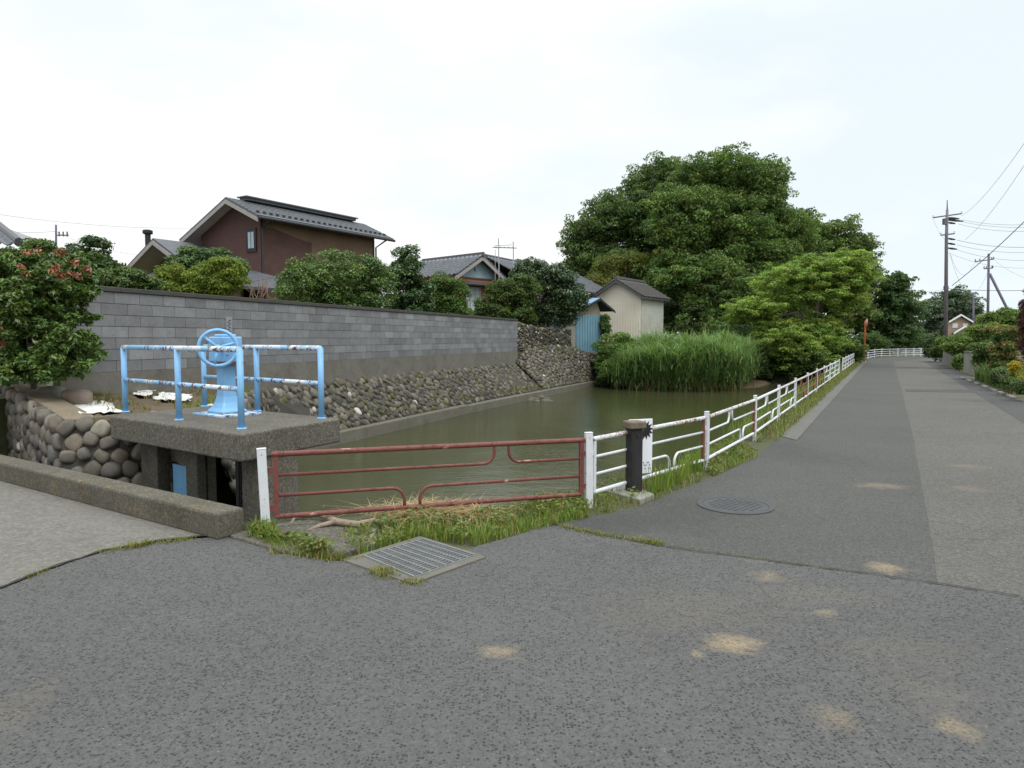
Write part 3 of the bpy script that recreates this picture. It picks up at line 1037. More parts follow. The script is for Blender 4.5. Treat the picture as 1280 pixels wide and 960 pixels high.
# ------------------------------------------------------------------ kerb and bridge
b = MB()
kb = [KB0, KB2, KB2 + KN * 0.26, KB0 + KN * 0.26]
b.prism([(v.x, v.y) for v in kb], 0.0, KZ)
o = b.build('bridge_kerb', M['kerb'], bevel=0.025)
tag(o, 'rough concrete kerb beam with orange lichen along the edge of the concrete road', 'kerb')
b = MB()
q = [KB0 + KN * 0.02, KB2 + KN * 0.02, KB2 + KN * .24, KB0 + KN * 0.24]
b.prism([(v.x, v.y) for v in q], -1.7, -0.004)
tag(b.build('bridge_abutment', M['slab_dark']), 'dark concrete side of the small bridge below the kerb beam', 'abutment')
# concrete sill at the end of the kerb
b = MB()
q = [KB2 + KD * .02 + Vector((0, .06, 0)), KB2 + KD * .02 + KN * .16, gp(352, 693), gp(424, 696), gp(470, 684), p1 + Vector((0.9, .34, 0)), p1 + Vector((.2, .36, 0))]
b.prism([(v.x, v.y) for v in q], -1.6, 0.035)
tag(b.build('concrete_sill', M['slab'], bevel=.015), 'worn concrete sill at the foot of the first white fence post', 'sill')

# ------------------------------------------------------------------ sluice platform
root = empty('sluice_platform', (C2.x, C2.y, 0))
tag(root, 'weathered concrete sluice platform on legs standing over the channel', 'platform')
inv = Vector((-C2.x, -C2.y, 0))


def spi(a, b_, z): return sp(a, b_, z) + inv


def sbox(mb, a0, a1, b0, b1, z0, z1):
    q = [spi(a0, b0, 0), spi(a1, b0, 0), spi(a1, b1, 0), spi(a0, b1, 0)]
    mb.prism([(v.x, v.y) for v in q], z0, z1)


b = MB(); sbox(b, 0, SLEN, 0, SWID, SZ - 0.27, SZ)
b.build('deck', M['slab'], root, bevel=0.02)
b = MB(); sbox(b, 0.03, 0.36, 0.26, 0.80, -1.8, SZ - .272)
b.build('leg', M['slab'], root, bevel=0.015)
b = MB(); sbox(b, 2.06, 2.44, 0.26, 0.44, -1.8, SZ - .272)
b.build('leg', M['slab_dark'], root, bevel=0.015)
b = MB(); sbox(b, 1.20, 1.44, 0.26, 0.38, -1.8, SZ - .272)
b.build('leg', M['slab_dark'], root, bevel=0.015)
b = MB(); sbox(b, 1.50, 2.3, 0.60, 0.72, -1.8, SZ - .274)
b.build('back_wall', M['slab_dark'], root)
b = MB(); sbox(b, 1.442, 2.058, 0.445, 0.52, 0.20, SZ - .275)
b.build('lintel', M['slab'], root)
# the sluice gate leaf
root = empty('sluice_gate', sp(1.6, .5, 0) * 1.0)
root.location = (sp(1.6, .5, 0).x, sp(1.6, .5, 0).y, 0)
tag(root, 'blue steel sluice gate leaf in the dark opening under the platform', 'sluice gate')
inv0 = inv
inv = Vector((-root.location.x, -root.location.y, 0))
b = MB(); sbox(b, 1.45, 1.78, 0.30, 0.33, -0.95, 0.22)
b.build('gate_leaf', M['gate_blue'], root, bevel=.004)
b = MB(); sbox(b, 1.46, 1.77, 0.27, 0.298, -.55, -.50)
b.build('stiffener', M['gate_blue'], root)
b = MB(); sbox(b, 1.445, 1.66, 0.30, .335, 0.225, 0.46)
b.build('guide_plate', M['slab'], root)
# threaded spindle post under the deck
root = empty('gate_spindle', (sp(.62, .42, 0).x, sp(.62, .42, 0).y, 0))
tag(root, 'thin dark toothed steel spindle post standing under the right half of the platform', 'spindle')
inv = Vector((-root.location.x, -root.location.y, 0))
b = MB(); sbox(b, .60, .66, .40, .45, -1.7, SZ - .275)
b.build('spindle_bar', M['dark_steel'], root)
b = MB()
pr_ = [spi(.598, .41, .46), spi(.598, .41, -.80)]
for i in range(22):
    z = -.8 + i * .055
    pr_ += [spi(.588, .41, z), spi(.575, .41, z + .006), spi(.575, .41, z + .028), spi(.588, .41, z + .034)]
pr_.append(spi(.588, .41, .46))
b.slab(pr_, SB, .035)
b.build('rack_teeth', M['dark_steel'], root)
inv = inv0

# blue railings
fr = [gp(157, 515, SZ), gp(224, 525, SZ), gp(302, 536, SZ)]
rr_ = [gp(402, 523, SZ), gp(322, 514, SZ), gp(256, 508, SZ)]


def railing(name, base, label):
    o0 = base[1]
    root = empty(name, o0)
    tag(root, label, 'railing')
    H = 0.80
    for i, p in enumerate(base):
        b = MB()
        b.tube([p - o0 + Vector((0, 0, -.01)), p - o0 + Vector((0, 0, H))], 0.033, 12)
        o = b.build('post', M['blue_paint'], root, smooth=False)
        for f in o.data.polygons: f.use_smooth = len(f.vertices) == 4
        b = MB(); b.lathe([(0.052, 0), (0.052, .008), (0.04, .014)], p - o0, 16)
        b.build('foot_flange', M['blue_paint'], root)
    for nm, h, r_ in (('top_rail', H, 0.030), ('middle_rail', 0.40, 0.026)):
        b = MB()
        a, c = base[0] - o0, base[2] - o0
        m_ = base[1] - o0
        b.tube([a + Vector((0, 0, h)), m_ + Vector((0, 0, h)), c + Vector((0, 0, h))], r_, 12)
        o = b.build(nm, M['blue_rust'], root)
        for f in o.data.polygons: f.use_smooth = len(f.vertices) == 4
    return root


railing('pipe_railing', fr, 'sky blue pipe railing with flaking rusty rails along the front edge of the sluice platform')
railing('pipe_railing', rr_, 'sky blue pipe railing along the back edge of the sluice platform behind the hand wheel')

# gate hoist with hand wheel
hb = gp(284, 518, SZ)
root = empty('gate_hoist', hb)
tag(root, 'sky blue cast iron gate hoist with a big hand wheel standing on the platform', 'gate hoist')
yaw = math.atan2(SA.y, SA.x)
Mz = Matrix.Rotation(yaw, 3, 'Z')
b = MB(); b.box((0, 0, .012), (.62, .52, .024), yaw)
b.build('base_plate', M['blue_rust'], root, bevel=.004)
b = MB()
prof = [(.24, .024), (.235, .05), (.19, .09), (.15, .15), (.125, .22), (.115, .30), (.115, .56), (.125, .60)]
b.lathe(prof, (0, 0, 0), 4)
o = b.build('pedestal', M['blue_paint'], root, bevel=.02)
o.rotation_euler = (0, 0, yaw + R(45))
b = MB()
b.box((0, 0, .615), (.36, .30, .03), yaw)
b.build('flange', M['rust_brown'], root)
b = MB()
b.box((0, 0, .78), (.30, .26, .30), yaw)
b.box((0, 0, .945), (.20, .18, .03), yaw)
b.build('gear_box', M['blue_paint'], root, bevel=.03)
wd = Vector((0.34, -1, 0)).normalized()        # wheel axle points at the road
b = MB()
b.tube([Vector((0, 0, .82)) + wd * .10, Vector((-.05, -.02, .805)) + wd * .30], .028, 12)
b.build('axle', M['rust_brown'], root, smooth=True)
wc = Vector((-0.06, -.02, .80)) + wd * .29
tx = Vector((-wd.y, wd.x, 0)).normalized()
wr = 0.205
ring = [wc + tx * wr * math.cos(2 * math.pi * i / 40) + Vector((0, 0, wr * math.sin(2 * math.pi * i / 40))) for i in range(41)]
b = MB(); b.tube(ring, .021, 10, caps=False)
wheel = b.build('hand_wheel', M['blue_paint'], root, smooth=True)
b = MB()
for a in (R(258), R(18), R(138)):
    b.tube([wc, wc + tx * wr * math.cos(a) * .55 + Vector((0, 0, wr * math.sin(a) * .55)) + wd * .01, wc + tx * wr * math.cos(a) + Vector((0, 0, wr * math.sin(a)))], [.022, .017, .016], 8)
b.tube([wc - wd * .03, wc + wd * .035], .04, 14)
b.build('spokes', M['blue_paint'], wheel, smooth=True)
gt = gp(283, 500, SZ)
b = MB()
b.box((-.01, .16, .80), (.062, .012, .74), 0)
o = b.build('gauge_strip', M['galv_pale'], root)
b = MB()
for i in range(10):
    b.box((-.01 + (.008 if i % 2 else -.008), .152, .93 + i * .022), (.022, .004, .010), 0)
b.build('gauge_mark', M['dark_steel'], o)

# ------------------------------------------------------------------ roadside guard fence
FZ = dict(bot=0.12, low=0.30, up=0.475, top=0.655)


def arc(c, a0, a1, r_, ux, n=6):
    out = []
    for i in range(n + 1):
        a = a0 + (a1 - a0) * i / n
        out.append(c + ux * (r_ * math.cos(a)) + Vector((0, 0, r_ * math.sin(a))))
    return out


def fence_panel(root, A, B, mats, up_at=(0.33, 0.38), low_at=(0.63, 0.68), detail=True, seg=8):
    """panel between two posts; A, B in the root's space"""
    frame_m, mid_m, stile_m, top_m = mats
    d = (B - A); Ln = d.length; d.normalize()
    g = 0.085
    a, c = A + d * g, B - d * g
    Lp = Ln - 2 * g
    Z = lambda h: Vector((0, 0, h))
    b = MB()
    b.tube([a + Z(FZ['bot']), c + Z(FZ['bot'])], .021, seg)
    if top_m is frame_m:
        b.tube([a + Z(FZ['top']) - d * .03, c + Z(FZ['top']) + d * .03], .024, seg)
    if stile_m is frame_m:
        for q in (a, c): b.box(q + Z((FZ['bot'] + FZ['top']) / 2), (.042, .03, FZ['top'] - FZ['bot']), math.atan2(d.y, d.x))
    for q, s in ((A, 1), (B, -1)):
        for h in (.20, .52):
            b.box(q + d * s * .05 + Z(h), (.10, .022, .045), math.atan2(d.y, d.x))
    pn = b.build('fence_panel', frame_m, root)
    par = pn if detail else None
    if top_m is not frame_m:
        b = MB(); b.tube([a + Z(FZ['top']) - d * .03, a.lerp(c, .5) + Z(FZ['top']), c + Z(FZ['top']) + d * .03], .024, seg)
        b.build('top_rail', top_m, pn)
    if stile_m is not frame_m:
        for i, q in enumerate((a, c)):
            b = MB(); b.box(q + Z((FZ['bot'] + FZ['top']) / 2), (.042, .03, FZ['top'] - FZ['bot']), math.atan2(d.y, d.x))
            b.build('stile', stile_m if i else frame_m, pn)
    rr = 0.11
    r_ = .0145
    paths = []
    u = a + d * (Lp * up_at[0])
    paths.append([a + Z(FZ['up'])] + arc(u - d * rr + Z(FZ['up'] + rr), -math.pi / 2, 0, rr, d) + [u + Z(FZ['top'])])
    u = a + d * (Lp * up_at[1])
    paths.append([c + Z(FZ['up'])] + arc(u + d * rr + Z(FZ['up'] + rr), -math.pi / 2, 0, rr, -d) + [u + Z(FZ['top'])])
    u = a + d * (Lp * low_at[0])
    paths.append([a + Z(FZ['low'])] + arc(u - d * rr + Z(FZ['low'] - rr), math.pi / 2, 0, rr, d) + [u + Z(FZ['bot'])])
    u = a + d * (Lp * low_at[1])
    paths.append([c + Z(FZ['low'])] + arc(u + d * rr + Z(FZ['low'] - rr), math.pi / 2, 0, rr, -d) + [u + Z(FZ['bot'])])
    if detail:
        for p in paths:
            b = MB(); b.tube(p, r_, seg)
            o = b.build('middle_rail', mid_m, pn, smooth=True)
    else:
        b = MB()
        for p in paths: b.tube(p, r_, 6)
        b.build('middle_rails', mid_m, pn, smooth=True)
    return pn


def fence_post(root, p, ang, mat, lean=0.0, h=0.72):
    b = MB()
    b.box((0, 0, h / 2 - .05), (.075, .05, h + .1))
    b.box((0, 0, h + .006), (.079, .054, .012))
    o = b.build('fence_post', mat, root, bevel=.006)
    o.location = p
    o.rotation_euler = (0, lean, ang)
    return o


W4 = (M['white_paint'],) * 4
root = empty('guard_fence', p1)
tag(root, 'rust red guard fence panel between two white posts at the near pond corner', 'fence')
a12 = math.atan2((p2 - p1).y, (p2 - p1).x)
fence_post(root, Vector((0, 0, 0)), a12, M['white_paint'], R(-2.0))
fence_post(root, p2 - p1, a12, M['white_paint'], R(-0.6))
fence_panel(root, Vector((0, 0, 0.02)), p2 - p1 + Vector((0, 0, .0)), (M['rust_red'],) * 4, (0.685, 0.735), (0.385, 0.435), seg=12)

root = empty('guard_fence', p2)
tag(root, 'long white painted guard fence with rust stains along the pond and road', 'fence')
for i in range(1, 17):
    A, B = posts[i] - p2, posts[i + 1] - p2
    an = math.atan2((B - A).y, (B - A).x)
    if i > 1: fence_post(root, A, an, M['white_paint'], R(random.Random(i).uniform(-1.2, 1.2)))
    if i == 11: continue                                         # one bay is only a post and a gap
    if i == 1: ms = (M['white_paint'], M['white_paint'], M['rust_brown'], M['white_rust'])
    elif i == 2: ms = (M['white_paint'], M['white_paint'], M['rust_brown'], M['white_rust'])
    elif i in (5, 6, 7): ms = (M['white_paint'], M['rust_brown'], M['rust_brown'], M['white_rust'])
    else: ms = (M['white_paint'], M['white_paint'], M['white_paint'], M['white_rust'] if i % 2 == 0 else M['white_paint'])
    if i == 1: fence_panel(root, A, B, ms, (0.30, 0.36), (0.64, 0.69), seg=12)
    else: fence_panel(root, A, B, ms, (0.40, 0.46), (0.66, 0.72), detail=i < 6)
fence_post(root, posts[17] - p2, an, M['white_paint'])
# far fence across the bend
q0 = posts[17] + FD * 2.6
farp = [q0, gp(1085, 449), gp(1093, 447.5), gp(1102, 446.5), gp(1112, 446), gp(1122, 445.7), gp(1132, 445.5), gp(1142, 445.3), gp(1151, 445.2), gp(1160, 445.2)]
root = empty('guard_fence', farp[3])
tag(root, 'distant white guard fence closing the bend at the far end of the road', 'fence')
for i in range(len(farp) - 1):
    A, B = farp[i] - farp[3], farp[i + 1] - farp[3]
    an = math.atan2((B - A).y, (B - A).x)
    fence_post(root, A, an, M['white_paint'], 0, .74)
    b = MB()
    dd = (B - A).normalized()
    for h in (.14, .32, .5, .68): b.tube([A + Vector((0, 0, h)), B + Vector((0, 0, h))], .026, 6)
    b.build('fence_panel', M['white_paint'], root)
fence_post(root, farp[-1] - farp[3], an, M['white_paint'], 0, .74)

# ------------------------------------------------------------------ bollard and sign board
bp = gp(792, 618)
b = MB()
for (x, y, s) in ((0, 0, 1),):
    q = [gp(752, 616), gp(783, 607), gp(818, 622), gp(800, 629)]
b.prism([((v - bp).x, (v - bp).y) for v in q], -.05, .04)
root = empty('marker_bollard', bp)
tag(root, 'square black wooden bollard with a brown cap beside the white fence', 'bollard')
b.build('concrete_footing', M['low_wall'], root, bevel=.01)
byaw = math.atan2((p3 - p2).y, (p3 - p2).x) - R(28)
b = MB(); b.box((0, 0, .36), (.135, .135, .76), byaw)
b.build('post', M['black_wood'], root, bevel=.012)
b = MB()
b.box((0, 0, .745), (.19, .19, .075), byaw)
b.build('cap', M['cap_wood'], root, bevel=.014)
b = MB(); b.box((-.03, -.071, .64), (.02, .012, .02), byaw); b.box((.03, -.071, .64), (.02, .012, .02), byaw)
b.build('bolt', M['dark_steel'], root)
# white sign board tied to the fence behind the bollard
s0 = p2.lerp(p3, .36); s1 = p2.lerp(p3, .50)
sd = Vector((0.93, 0.37, 0)).normalized(); sn = Vector((sd.y, -sd.x, 0))
sc_ = at(797, 556, 7.66)
root = empty('sign_board', (sc_.x, sc_.y, 0))
root.location = root.location + sn * .055
tag(root, 'white sign board with a black jagged emblem fixed to the fence behind the black bollard', 'sign')
syaw = math.atan2(sd.y, sd.x)
b = MB(); b.box((0, 0, .475), (.30, .012, .60), syaw)
brd = b.build('board', M['sign_white'], root, bevel=.004)
# jagged emblem: a ring of points, and small lines of lettering below
b = MB()
cx, cz = 0.050, .655
pts = []
npt = 13
for i in range(npt * 2):
    a = 2 * math.pi * i / (npt * 2) + .12
    r_ = .110 if i % 2 == 0 else .066
    pts.append(sd * (cx + r_ * math.cos(a)) + Vector((0, 0, cz + r_ * math.sin(a))) + sn * .009)
b.slab(pts, sn, .002)
b.build('emblem', M['sign_black'], brd)
b = MB()
rs = random.Random(2)
for row, z in enumerate((.30, .272, .235)):
    x = -.10
    while x < .12:
        w_ = rs.uniform(.010, .018)
        if rs.random() < .85:
            b.box(sd * (x + w_ / 2) + sn * .0085 + Vector((0, 0, z)), (w_, .003, .003), syaw)
            b.box(sd * (x + w_ / 2) + sn * .0085 + Vector((0, 0, z - .008)), (w_ * .8, .003, .003), syaw)
            b.box(sd * (x + w_ / 2) + sn * .0085 + Vector((0, 0, z - .004)), (.003, .003, .016), syaw)
        x += w_ + .007
b.build('lettering', M['ink'], brd)

# ------------------------------------------------------------------ manhole and drain grate
mc = gp(919, 633)
root = empty('manhole_cover', mc)
tag(root, 'round grey iron manhole cover set in the asphalt lane', 'manhole cover')
b = MB(); b.lathe([(.36, .0), (.36, .016), (.318, .017), (.316, .011), (.30, .010)], (0, 0, 0), 40)
b.build('ring', M['iron'], root)
b = MB(); b.lathe([(.312, .0), (.312, .0145), (.30, .0155)], (0, 0, 0), 40)
lid = b.build('lid', M['iron'], root)
b = MB()
for i in range(-7, 8):
    for j in range(-7, 8):
        if i * i + j * j < 50 and (i + j) % 2 == 0:
            b.box((i * .038, j * .038, .0175), (.03, .015, .005), R(45 if (i % 2) else -45))
b.build('tread_pattern', M['iron'], lid)

gq_ = [gp(428, 703), gp(525, 673), gp(608, 699), gp(515, 733)]
gc = sum(gq_, Vector()) / 4
root = empty('drain_grate', gc)
tag(root, 'square steel drain grate in a concrete frame at the roadside', 'drain grate')
gi = [q - gc for q in gq_]
inn = [gp(455, 699) - gc, gp(529, 678) - gc, gp(594, 698) - gc, gp(518, 726) - gc]
b = MB()
for i in range(4):
    j = (i + 1) % 4
    b.prism([(gi[i].x, gi[i].y), (gi[j].x, gi[j].y), (inn[j].x, inn[j].y), (inn[i].x, inn[i].y)], -.02, .022)
b.build('frame', M['kerb_grey'], root, bevel=.004)
b = MB(); b.prism([(v.x, v.y) for v in inn], -.02, 0.0115)  # flat dark plate under the bars; its colour stands in for shade below
b.build('pit_shade', M['dark_steel'], root)
b = MB()
nb = 17
for i in range(nb + 1):
    f = i / nb
    a, c = inn[0].lerp(inn[3], f), inn[1].lerp(inn[2], f)
    d = (c - a); b.box((a + c) / 2 + Vector((0, 0, .022)), (d.length, .0045, .018), math.atan2(d.y, d.x))
b.build('bearing_bars', M['galv_pale'], root)
b = MB()
for i in range(9):
    f = i / 8
    a, c = inn[0].lerp(inn[1], f), inn[3].lerp(inn[2], f)
    d = (c - a); b.box((a + c) / 2 + Vector((0, 0, .0265)), (d.length, .008, .014), math.atan2(d.y, d.x))
b.build('cross_bars', M['galv_pale'], root)

# ------------------------------------------------------------------ roofs and houses
def tile_roof(name, r0, r1, e1, e0, mat, parent, inv, pitch=0.36, course=0.30, amp=0.055, step=0.04):
    """wavy clay tile slope; r0-r1 ridge, e0-e1 eave (world points)"""
    r0, r1, e0, e1 = [Vector(p) for p in (r0, r1, e0, e1)]
    W = (e1 - e0).length; H = ((r0 - e0).length + (r1 - e1).length) / 2
    nu = max(8, int(W / pitch) * 6); nv = max(2, int(H / course))
    n = (e1 - e0).cross(r0 - e0).normalized()
    if n.z < 0: n = -n
    u = np.linspace(0, 1, nu + 1)
    V = []
    rows = []
    for j in range(nv):
        rows += [(j / nv, step), ((j + 1) / nv, 0.0)]
    for t, s in rows:
        a = np.array(e0 + inv)[None] * (1 - u[:, None]) + np.array(e1 + inv)[None] * u[:, None]
        c = np.array(r0 + inv)[None] * (1 - u[:, None]) + np.array(r1 + inv)[None] * u[:, None]
        h = amp * np.sin(u * W / pitch * 2 * math.pi) + s
        V.append(a * (1 - t) + c * t + h[:, None] * np.array(n)[None])
    V = np.concatenate(V)
    m_ = nu + 1
    i = np.arange(nu)
    F = []
    for r_ in range(len(rows) - 1):
        F.append(np.stack([r_ * m_ + i, r_ * m_ + i + 1, (r_ + 1) * m_ + i + 1, (r_ + 1) * m_ + i], 1))
    F = np.concatenate(F).ravel()
    o = np_mesh(name, V, F, 4, None, mat, parent, smooth=False)
    s = o.modifiers.new('thickness', 'SOLIDIFY'); s.thickness = 0.06; s.offset = -1
    return o


def plate(mb, pts, th):
    pts = [Vector(p) for p in pts]
    n = (pts[1] - pts[0]).cross(pts[2] - pts[0]).normalized()
    if n.z < 0: n = -n
    mb.slab(pts, -n, th)


def gable_house(name, C, e, width_right, width_left, length, ze, zp, zl, ground, ov_g, ov_s, mats, label, cat='house', smooth_tile=False, wall_name='wall'):
    """C: near eave corner (right), e: ridge direction, n: to the left. Returns root, inv and the axes."""
    n = Vector((-e.y, e.x, 0))
    root = empty(name, (C.x, C.y, 0))
    tag(root, label, cat)
    inv = Vector((-C.x, -C.y, 0))
    C0 = Vector((C.x, C.y, 0))
    P = lambda s, a, z: Vector(((C0 + e * s + n * a).x, (C0 + e * s + n * a).y, z)) + inv
    return root, inv, P, n


# --- the maroon house
C = at(322, 268, 24.7)
e = Vector((.53, .848, 0)).normalized()
root, inv, P, n = gable_house('maroon_house', C, e, 0, 0, 7, 0, 0, 0, .7, .5, .5, None,
                              'two storey maroon and brown house with dark slate gable roof behind the block wall')
ze, zp, zl = C.z, C.z + .78, C.z - .52
ap, al, Lh = 1.72, 4.58, 7.0
b = MB()
plate(b, [P(0, 0, ze), P(Lh, 0, ze), P(Lh, ap, zp), P(0, ap, zp)], .09)
plate(b, [P(0, ap, zp), P(Lh, ap, zp), P(Lh, al, zl), P(0, al, zl)], .09)
roof = b.build('roof', M['slate'], root)
b = MB()
for j in range(1, 9):                      # slate courses
    t = j / 9
    a_ = ap * t; z_ = ze + (zp - ze) * t
    b.box((P(0, a_, z_) + P(Lh, a_, z_)) / 2 + Vector((0, 0, .004)), (Lh, .02, .012), math.atan2(e.y, e.x))
b.build('slate_course', M['roof_dark'], roof)
b = MB()
for i in range(24):
    s = .25 + i * (Lh - .5) / 23
    b.box(P(s, .30, ze + .30 * (zp - ze) / ap + .03), (.10, .07, .06), math.atan2(e.y, e.x))
b.build('snow_guard', M['roof_dark'], roof)
b = MB()
b.box((P(.75, ap, zp) + P(6.3, ap, zp)) / 2 + Vector((0, 0, .05)), (5.55, .42, .10), math.atan2(e.y, e.x))
b.box((P(.70, ap, zp) + P(6.35, ap, zp)) / 2 + Vector((0, 0, .12)), (5.70, .56, .045), math.atan2(e.y, e.x))
b.build('ridge_vent', M['slate'], roof)
b = MB()
plate(b, [P(.02, .03, ze - .10), P(Lh - .02, .03, ze - .10), P(Lh - .02, ap, zp - .10), P(.02, ap, zp - .10)], .03)
plate(b, [P(.02, ap, zp - .10), P(Lh - .02, ap, zp - .10), P(Lh - .02, al - .03, zl - .10), P(.02, al - .03, zl - .10)], .03)
b.build('soffit', M['soffit'], root)
b = MB()
for (a0, z0, a1, z1) in ((0, ze, ap, zp), (ap, zp, al, zl)):
    b.slab([P(-.03, a0, z0 - .10), P(-.03, a1, z1 - .10), P(-.03, a1, z1 - .24), P(-.03, a0, z0 - .24)], e, .05)
b.build('barge_board', M['fascia'], root)
b = MB()
b.tube([P(0, -.06, ze - .10), P(Lh, -.06, ze - .10)], .055, 8)
b.tube([P(Lh - .5, -.05, ze - .12), P(Lh - .62, .45, ze - .42), P(Lh - .62, .46, 2.5)], .035, 8)
b.tube([P(.48, -.05, ze - .12), P(.52, .42, ze - .38), P(.52, .43, 2.0)], .035, 8)
b.build('gutter', M['roof_dark'], root)
og, os_, Ll = .5, .5, Lh - .65
sl = (zp - ze) / ap
wz = lambda a: (ze + sl * a if a <= ap else zp - (zp - zl) / (al - ap) * (a - ap)) - .135
b = MB()
al2 = al - .65
b.slab([P(og, os_, .4), P(og, al2, .4), P(og, al2, wz(al2)), P(og, ap, wz(ap)), P(og, os_, wz(os_))], e, .12)
gw = b.build('gable_wall', M['red_wall'], root)
b = MB()
b.slab([P(og + .02, os_, .4), P(Ll, os_, .4), P(Ll, os_, wz(os_)), P(og + .02, os_, wz(os_))], n, .12)
b.slab([P(Ll - .12, os_, .4), P(Ll - .12, al2, .4), P(Ll - .12, al2, wz(al2)), P(Ll - .12, ap, wz(ap)), P(Ll - .12, os_, wz(os_))], e, .115)
b.slab([P(og + .02, al2, .4), P(Ll, al2, .4), P(Ll, al2, wz(al2)), P(og + .02, al2, wz(al2))], -n, .12)
b.build('side_wall', M['brown_wall'], root)
b = MB()
b.slab([P(og + .03, os_ - .012, 3.4), P(og + 2.35, os_ - .012, 3.4), P(og + 2.35, os_ - .012, 5.32), P(og + 1.9, os_ - .012, 5.36), P(og + 1.1, os_ - .012, 5.52), P(og + .5, os_ - .012, 5.66), P(og + .03, os_ - .012, 5.60)], n, .010)
b.build('wall_patch', M['maroon_patch'], root)
wa, wzc = .98, 5.18
b = MB()
b.slab([P(og - .04, wa - .27, wzc - .42), P(og - .04, wa + .27, wzc - .42), P(og - .04, wa + .27, wzc + .42), P(og - .04, wa - .27, wzc + .42)], e, .038)
wf = b.build('window', M['frame_dark'], root)
b = MB()
for s in (-.088, .088):
    b.slab([P(og - .046, wa + s - .07, wzc - .29), P(og - .046, wa + s + .07, wzc - .29), P(og - .046, wa + s + .07, wzc + .29), P(og - .046, wa + s - .07, wzc + .29)], e, .005)
b.build('pane', M['glass'], wf)
# lower pent roof along the gable and round the corner
b = MB()
w_top = 4.55
plate(b, [P(og - .01, -.4, w_top - .75), P(og - .01, al, w_top + .35), P(og - 1.9, al, w_top - .62), P(og - 1.9, -.4, w_top - 1.15)], .10)
plate(b, [P(og - .01, -.40, w_top - .76), P(og - 1.9, -.41, w_top - 1.16), P(og - 1.9, -1.0, w_top - 1.2), P(og + 1.5, -1.0, w_top - 1.2), P(og + 1.5, os_ - .01, w_top - .5)], .10)
pr = b.build('pent_roof', M['slate'], root)
b = MB()
b.slab([P(og - 1.5, -.3, .5), P(og - 1.5, al - .3, .5), P(og - 1.5, al - .3, w_top - .8), P(og - 1.5, -.3, w_top - 1.14)], e, .12)
b.build('lower_wall', M['brown_wall'], root)
# small front gable with flue
Cp = at(191, 297.5, 25.6)
zp2 = Cp.z
Cp0 = Vector((Cp.x, Cp.y, 0)) + inv
Q = lambda s, a, z: Cp0 + e * s + n * a + Vector((0, 0, z))
s2 = .52
b = MB()
plate(b, [Q(0, 0, zp2), Q(4, 0, zp2), Q(4, 2.3, zp2 - 2.3 * s2), Q(0, 2.3, zp2 - 2.3 * s2)], .09)
plate(b, [Q(0, 0, zp2), Q(4, 0, zp2), Q(4, -2.1, zp2 - 2.1 * s2), Q(0, -2.1, zp2 - 2.1 * s2)], .09)
b.build('front_roof', M['slate'], root)
b = MB()
for a1 in (2.3, -2.1):
    plate(b, [Q(.02, 0, zp2 - .1), Q(3.9, 0, zp2 - .1), Q(3.9, a1, zp2 - abs(a1) * s2 - .1), Q(.02, a1, zp2 - abs(a1) * s2 - .1)], .03)
b.build('soffit', M['soffit'], root)
b = MB()
for a1 in (2.3, -2.1):
    b.slab([Q(-.03, 0, zp2 - .09), Q(-.03, a1, zp2 - abs(a1) * s2 - .09), Q(-.03, a1, zp2 - abs(a1) * s2 - .24), Q(-.03, 0, zp2 - .24)], e, .04)
b.build('barge_board', M['fascia'], root)
b = MB()
b.slab([Q(.95, -1.6, .5), Q(.95, 1.8, .5), Q(.95, 1.8, zp2 - 1.8 * s2 - .14), Q(.95, 0, zp2 - .14), Q(.95, -1.6, zp2 - 1.6 * s2 - .14)], e, 2.6)
b.build('front_wall', M['brown_wall'], root)
fz = at(185, 303, 28.6)
b = MB()
b.tube([fz + inv + Vector((0, 0, -.9)), fz + inv + Vector((0, 0, .36))], .11, 12)
b.lathe([(.17, .33), (.19, .36), (.19, .47), (.12, .50)], fz + inv, 14)
b.build('flue', M['flue'], root)

# --- tiled house with a blue gable
Rp = at(604, 318, 40.0)
root = empty('tiled_house', (Rp.x, Rp.y, 0))
tag(root, 'low house with grey wavy tile roof, pale blue gable and orange walls', 'house')
inv = Vector((-Rp.x, -Rp.y, 0))
f_ = Vector((-.735, .68, 0)); w_ = Vector((.68, .735, 0))
zR = Rp.z; sl = .62; hw = 2.1
T = lambda s, a, z: Vector(((Rp + f_ * s + w_ * a).x, (Rp + f_ * s + w_ * a).y, z))
for sgn in (-1, 1):
    tile_roof('tile_roof', T(0, 0, zR - .06), T(5.2, 0, zR - .06), T(5.2, sgn * hw, zR - hw * sl), T(0, sgn * hw, zR - hw * sl), M['tile'], root, inv)
b = MB()
b.tube([T(-.05, 0, zR - .02) + inv, T(5.2, 0, zR - .02) + inv], .10, 8)
b.box(T(2.6, 0, zR + .06) + inv, (5.3, .16, .14), math.atan2(f_.y, f_.x))
b.build('ridge', M['tile_ridge'], root)
b = MB()
for sgn in (-1, 1):
    b.slab([T(.02, 0, zR - .10) + inv, T(.02, sgn * hw, zR - hw * sl - .05) + inv, T(.02, sgn * hw, zR - hw * sl - .27) + inv, T(.02, 0, zR - .32) + inv], f_, .06)
b.build('barge_board', M['fascia'], root)
b = MB()
b.slab([T(.5, -1.75, .5) + inv, T(.5, 1.75, .5) + inv, T(.5, 1.75, zR - 1.75 * sl - .12) + inv, T(.5, 0, zR - .12) + inv, T(.5, -1.75, zR - 1.75 * sl - .12) + inv], f_, 4.3)
b.build('wall', M['brick_wall'], root)
b = MB()
zg = zR - 1.32
b.slab([T(.485, -1.72, zg) + inv, T(.485, 1.72, zg) + inv, T(.485, 1.72, zR - 1.72 * sl - .15) + inv, T(.485, 0, zR - .15) + inv, T(.485, -1.72, zR - 1.72 * sl - .15) + inv], f_, .012)
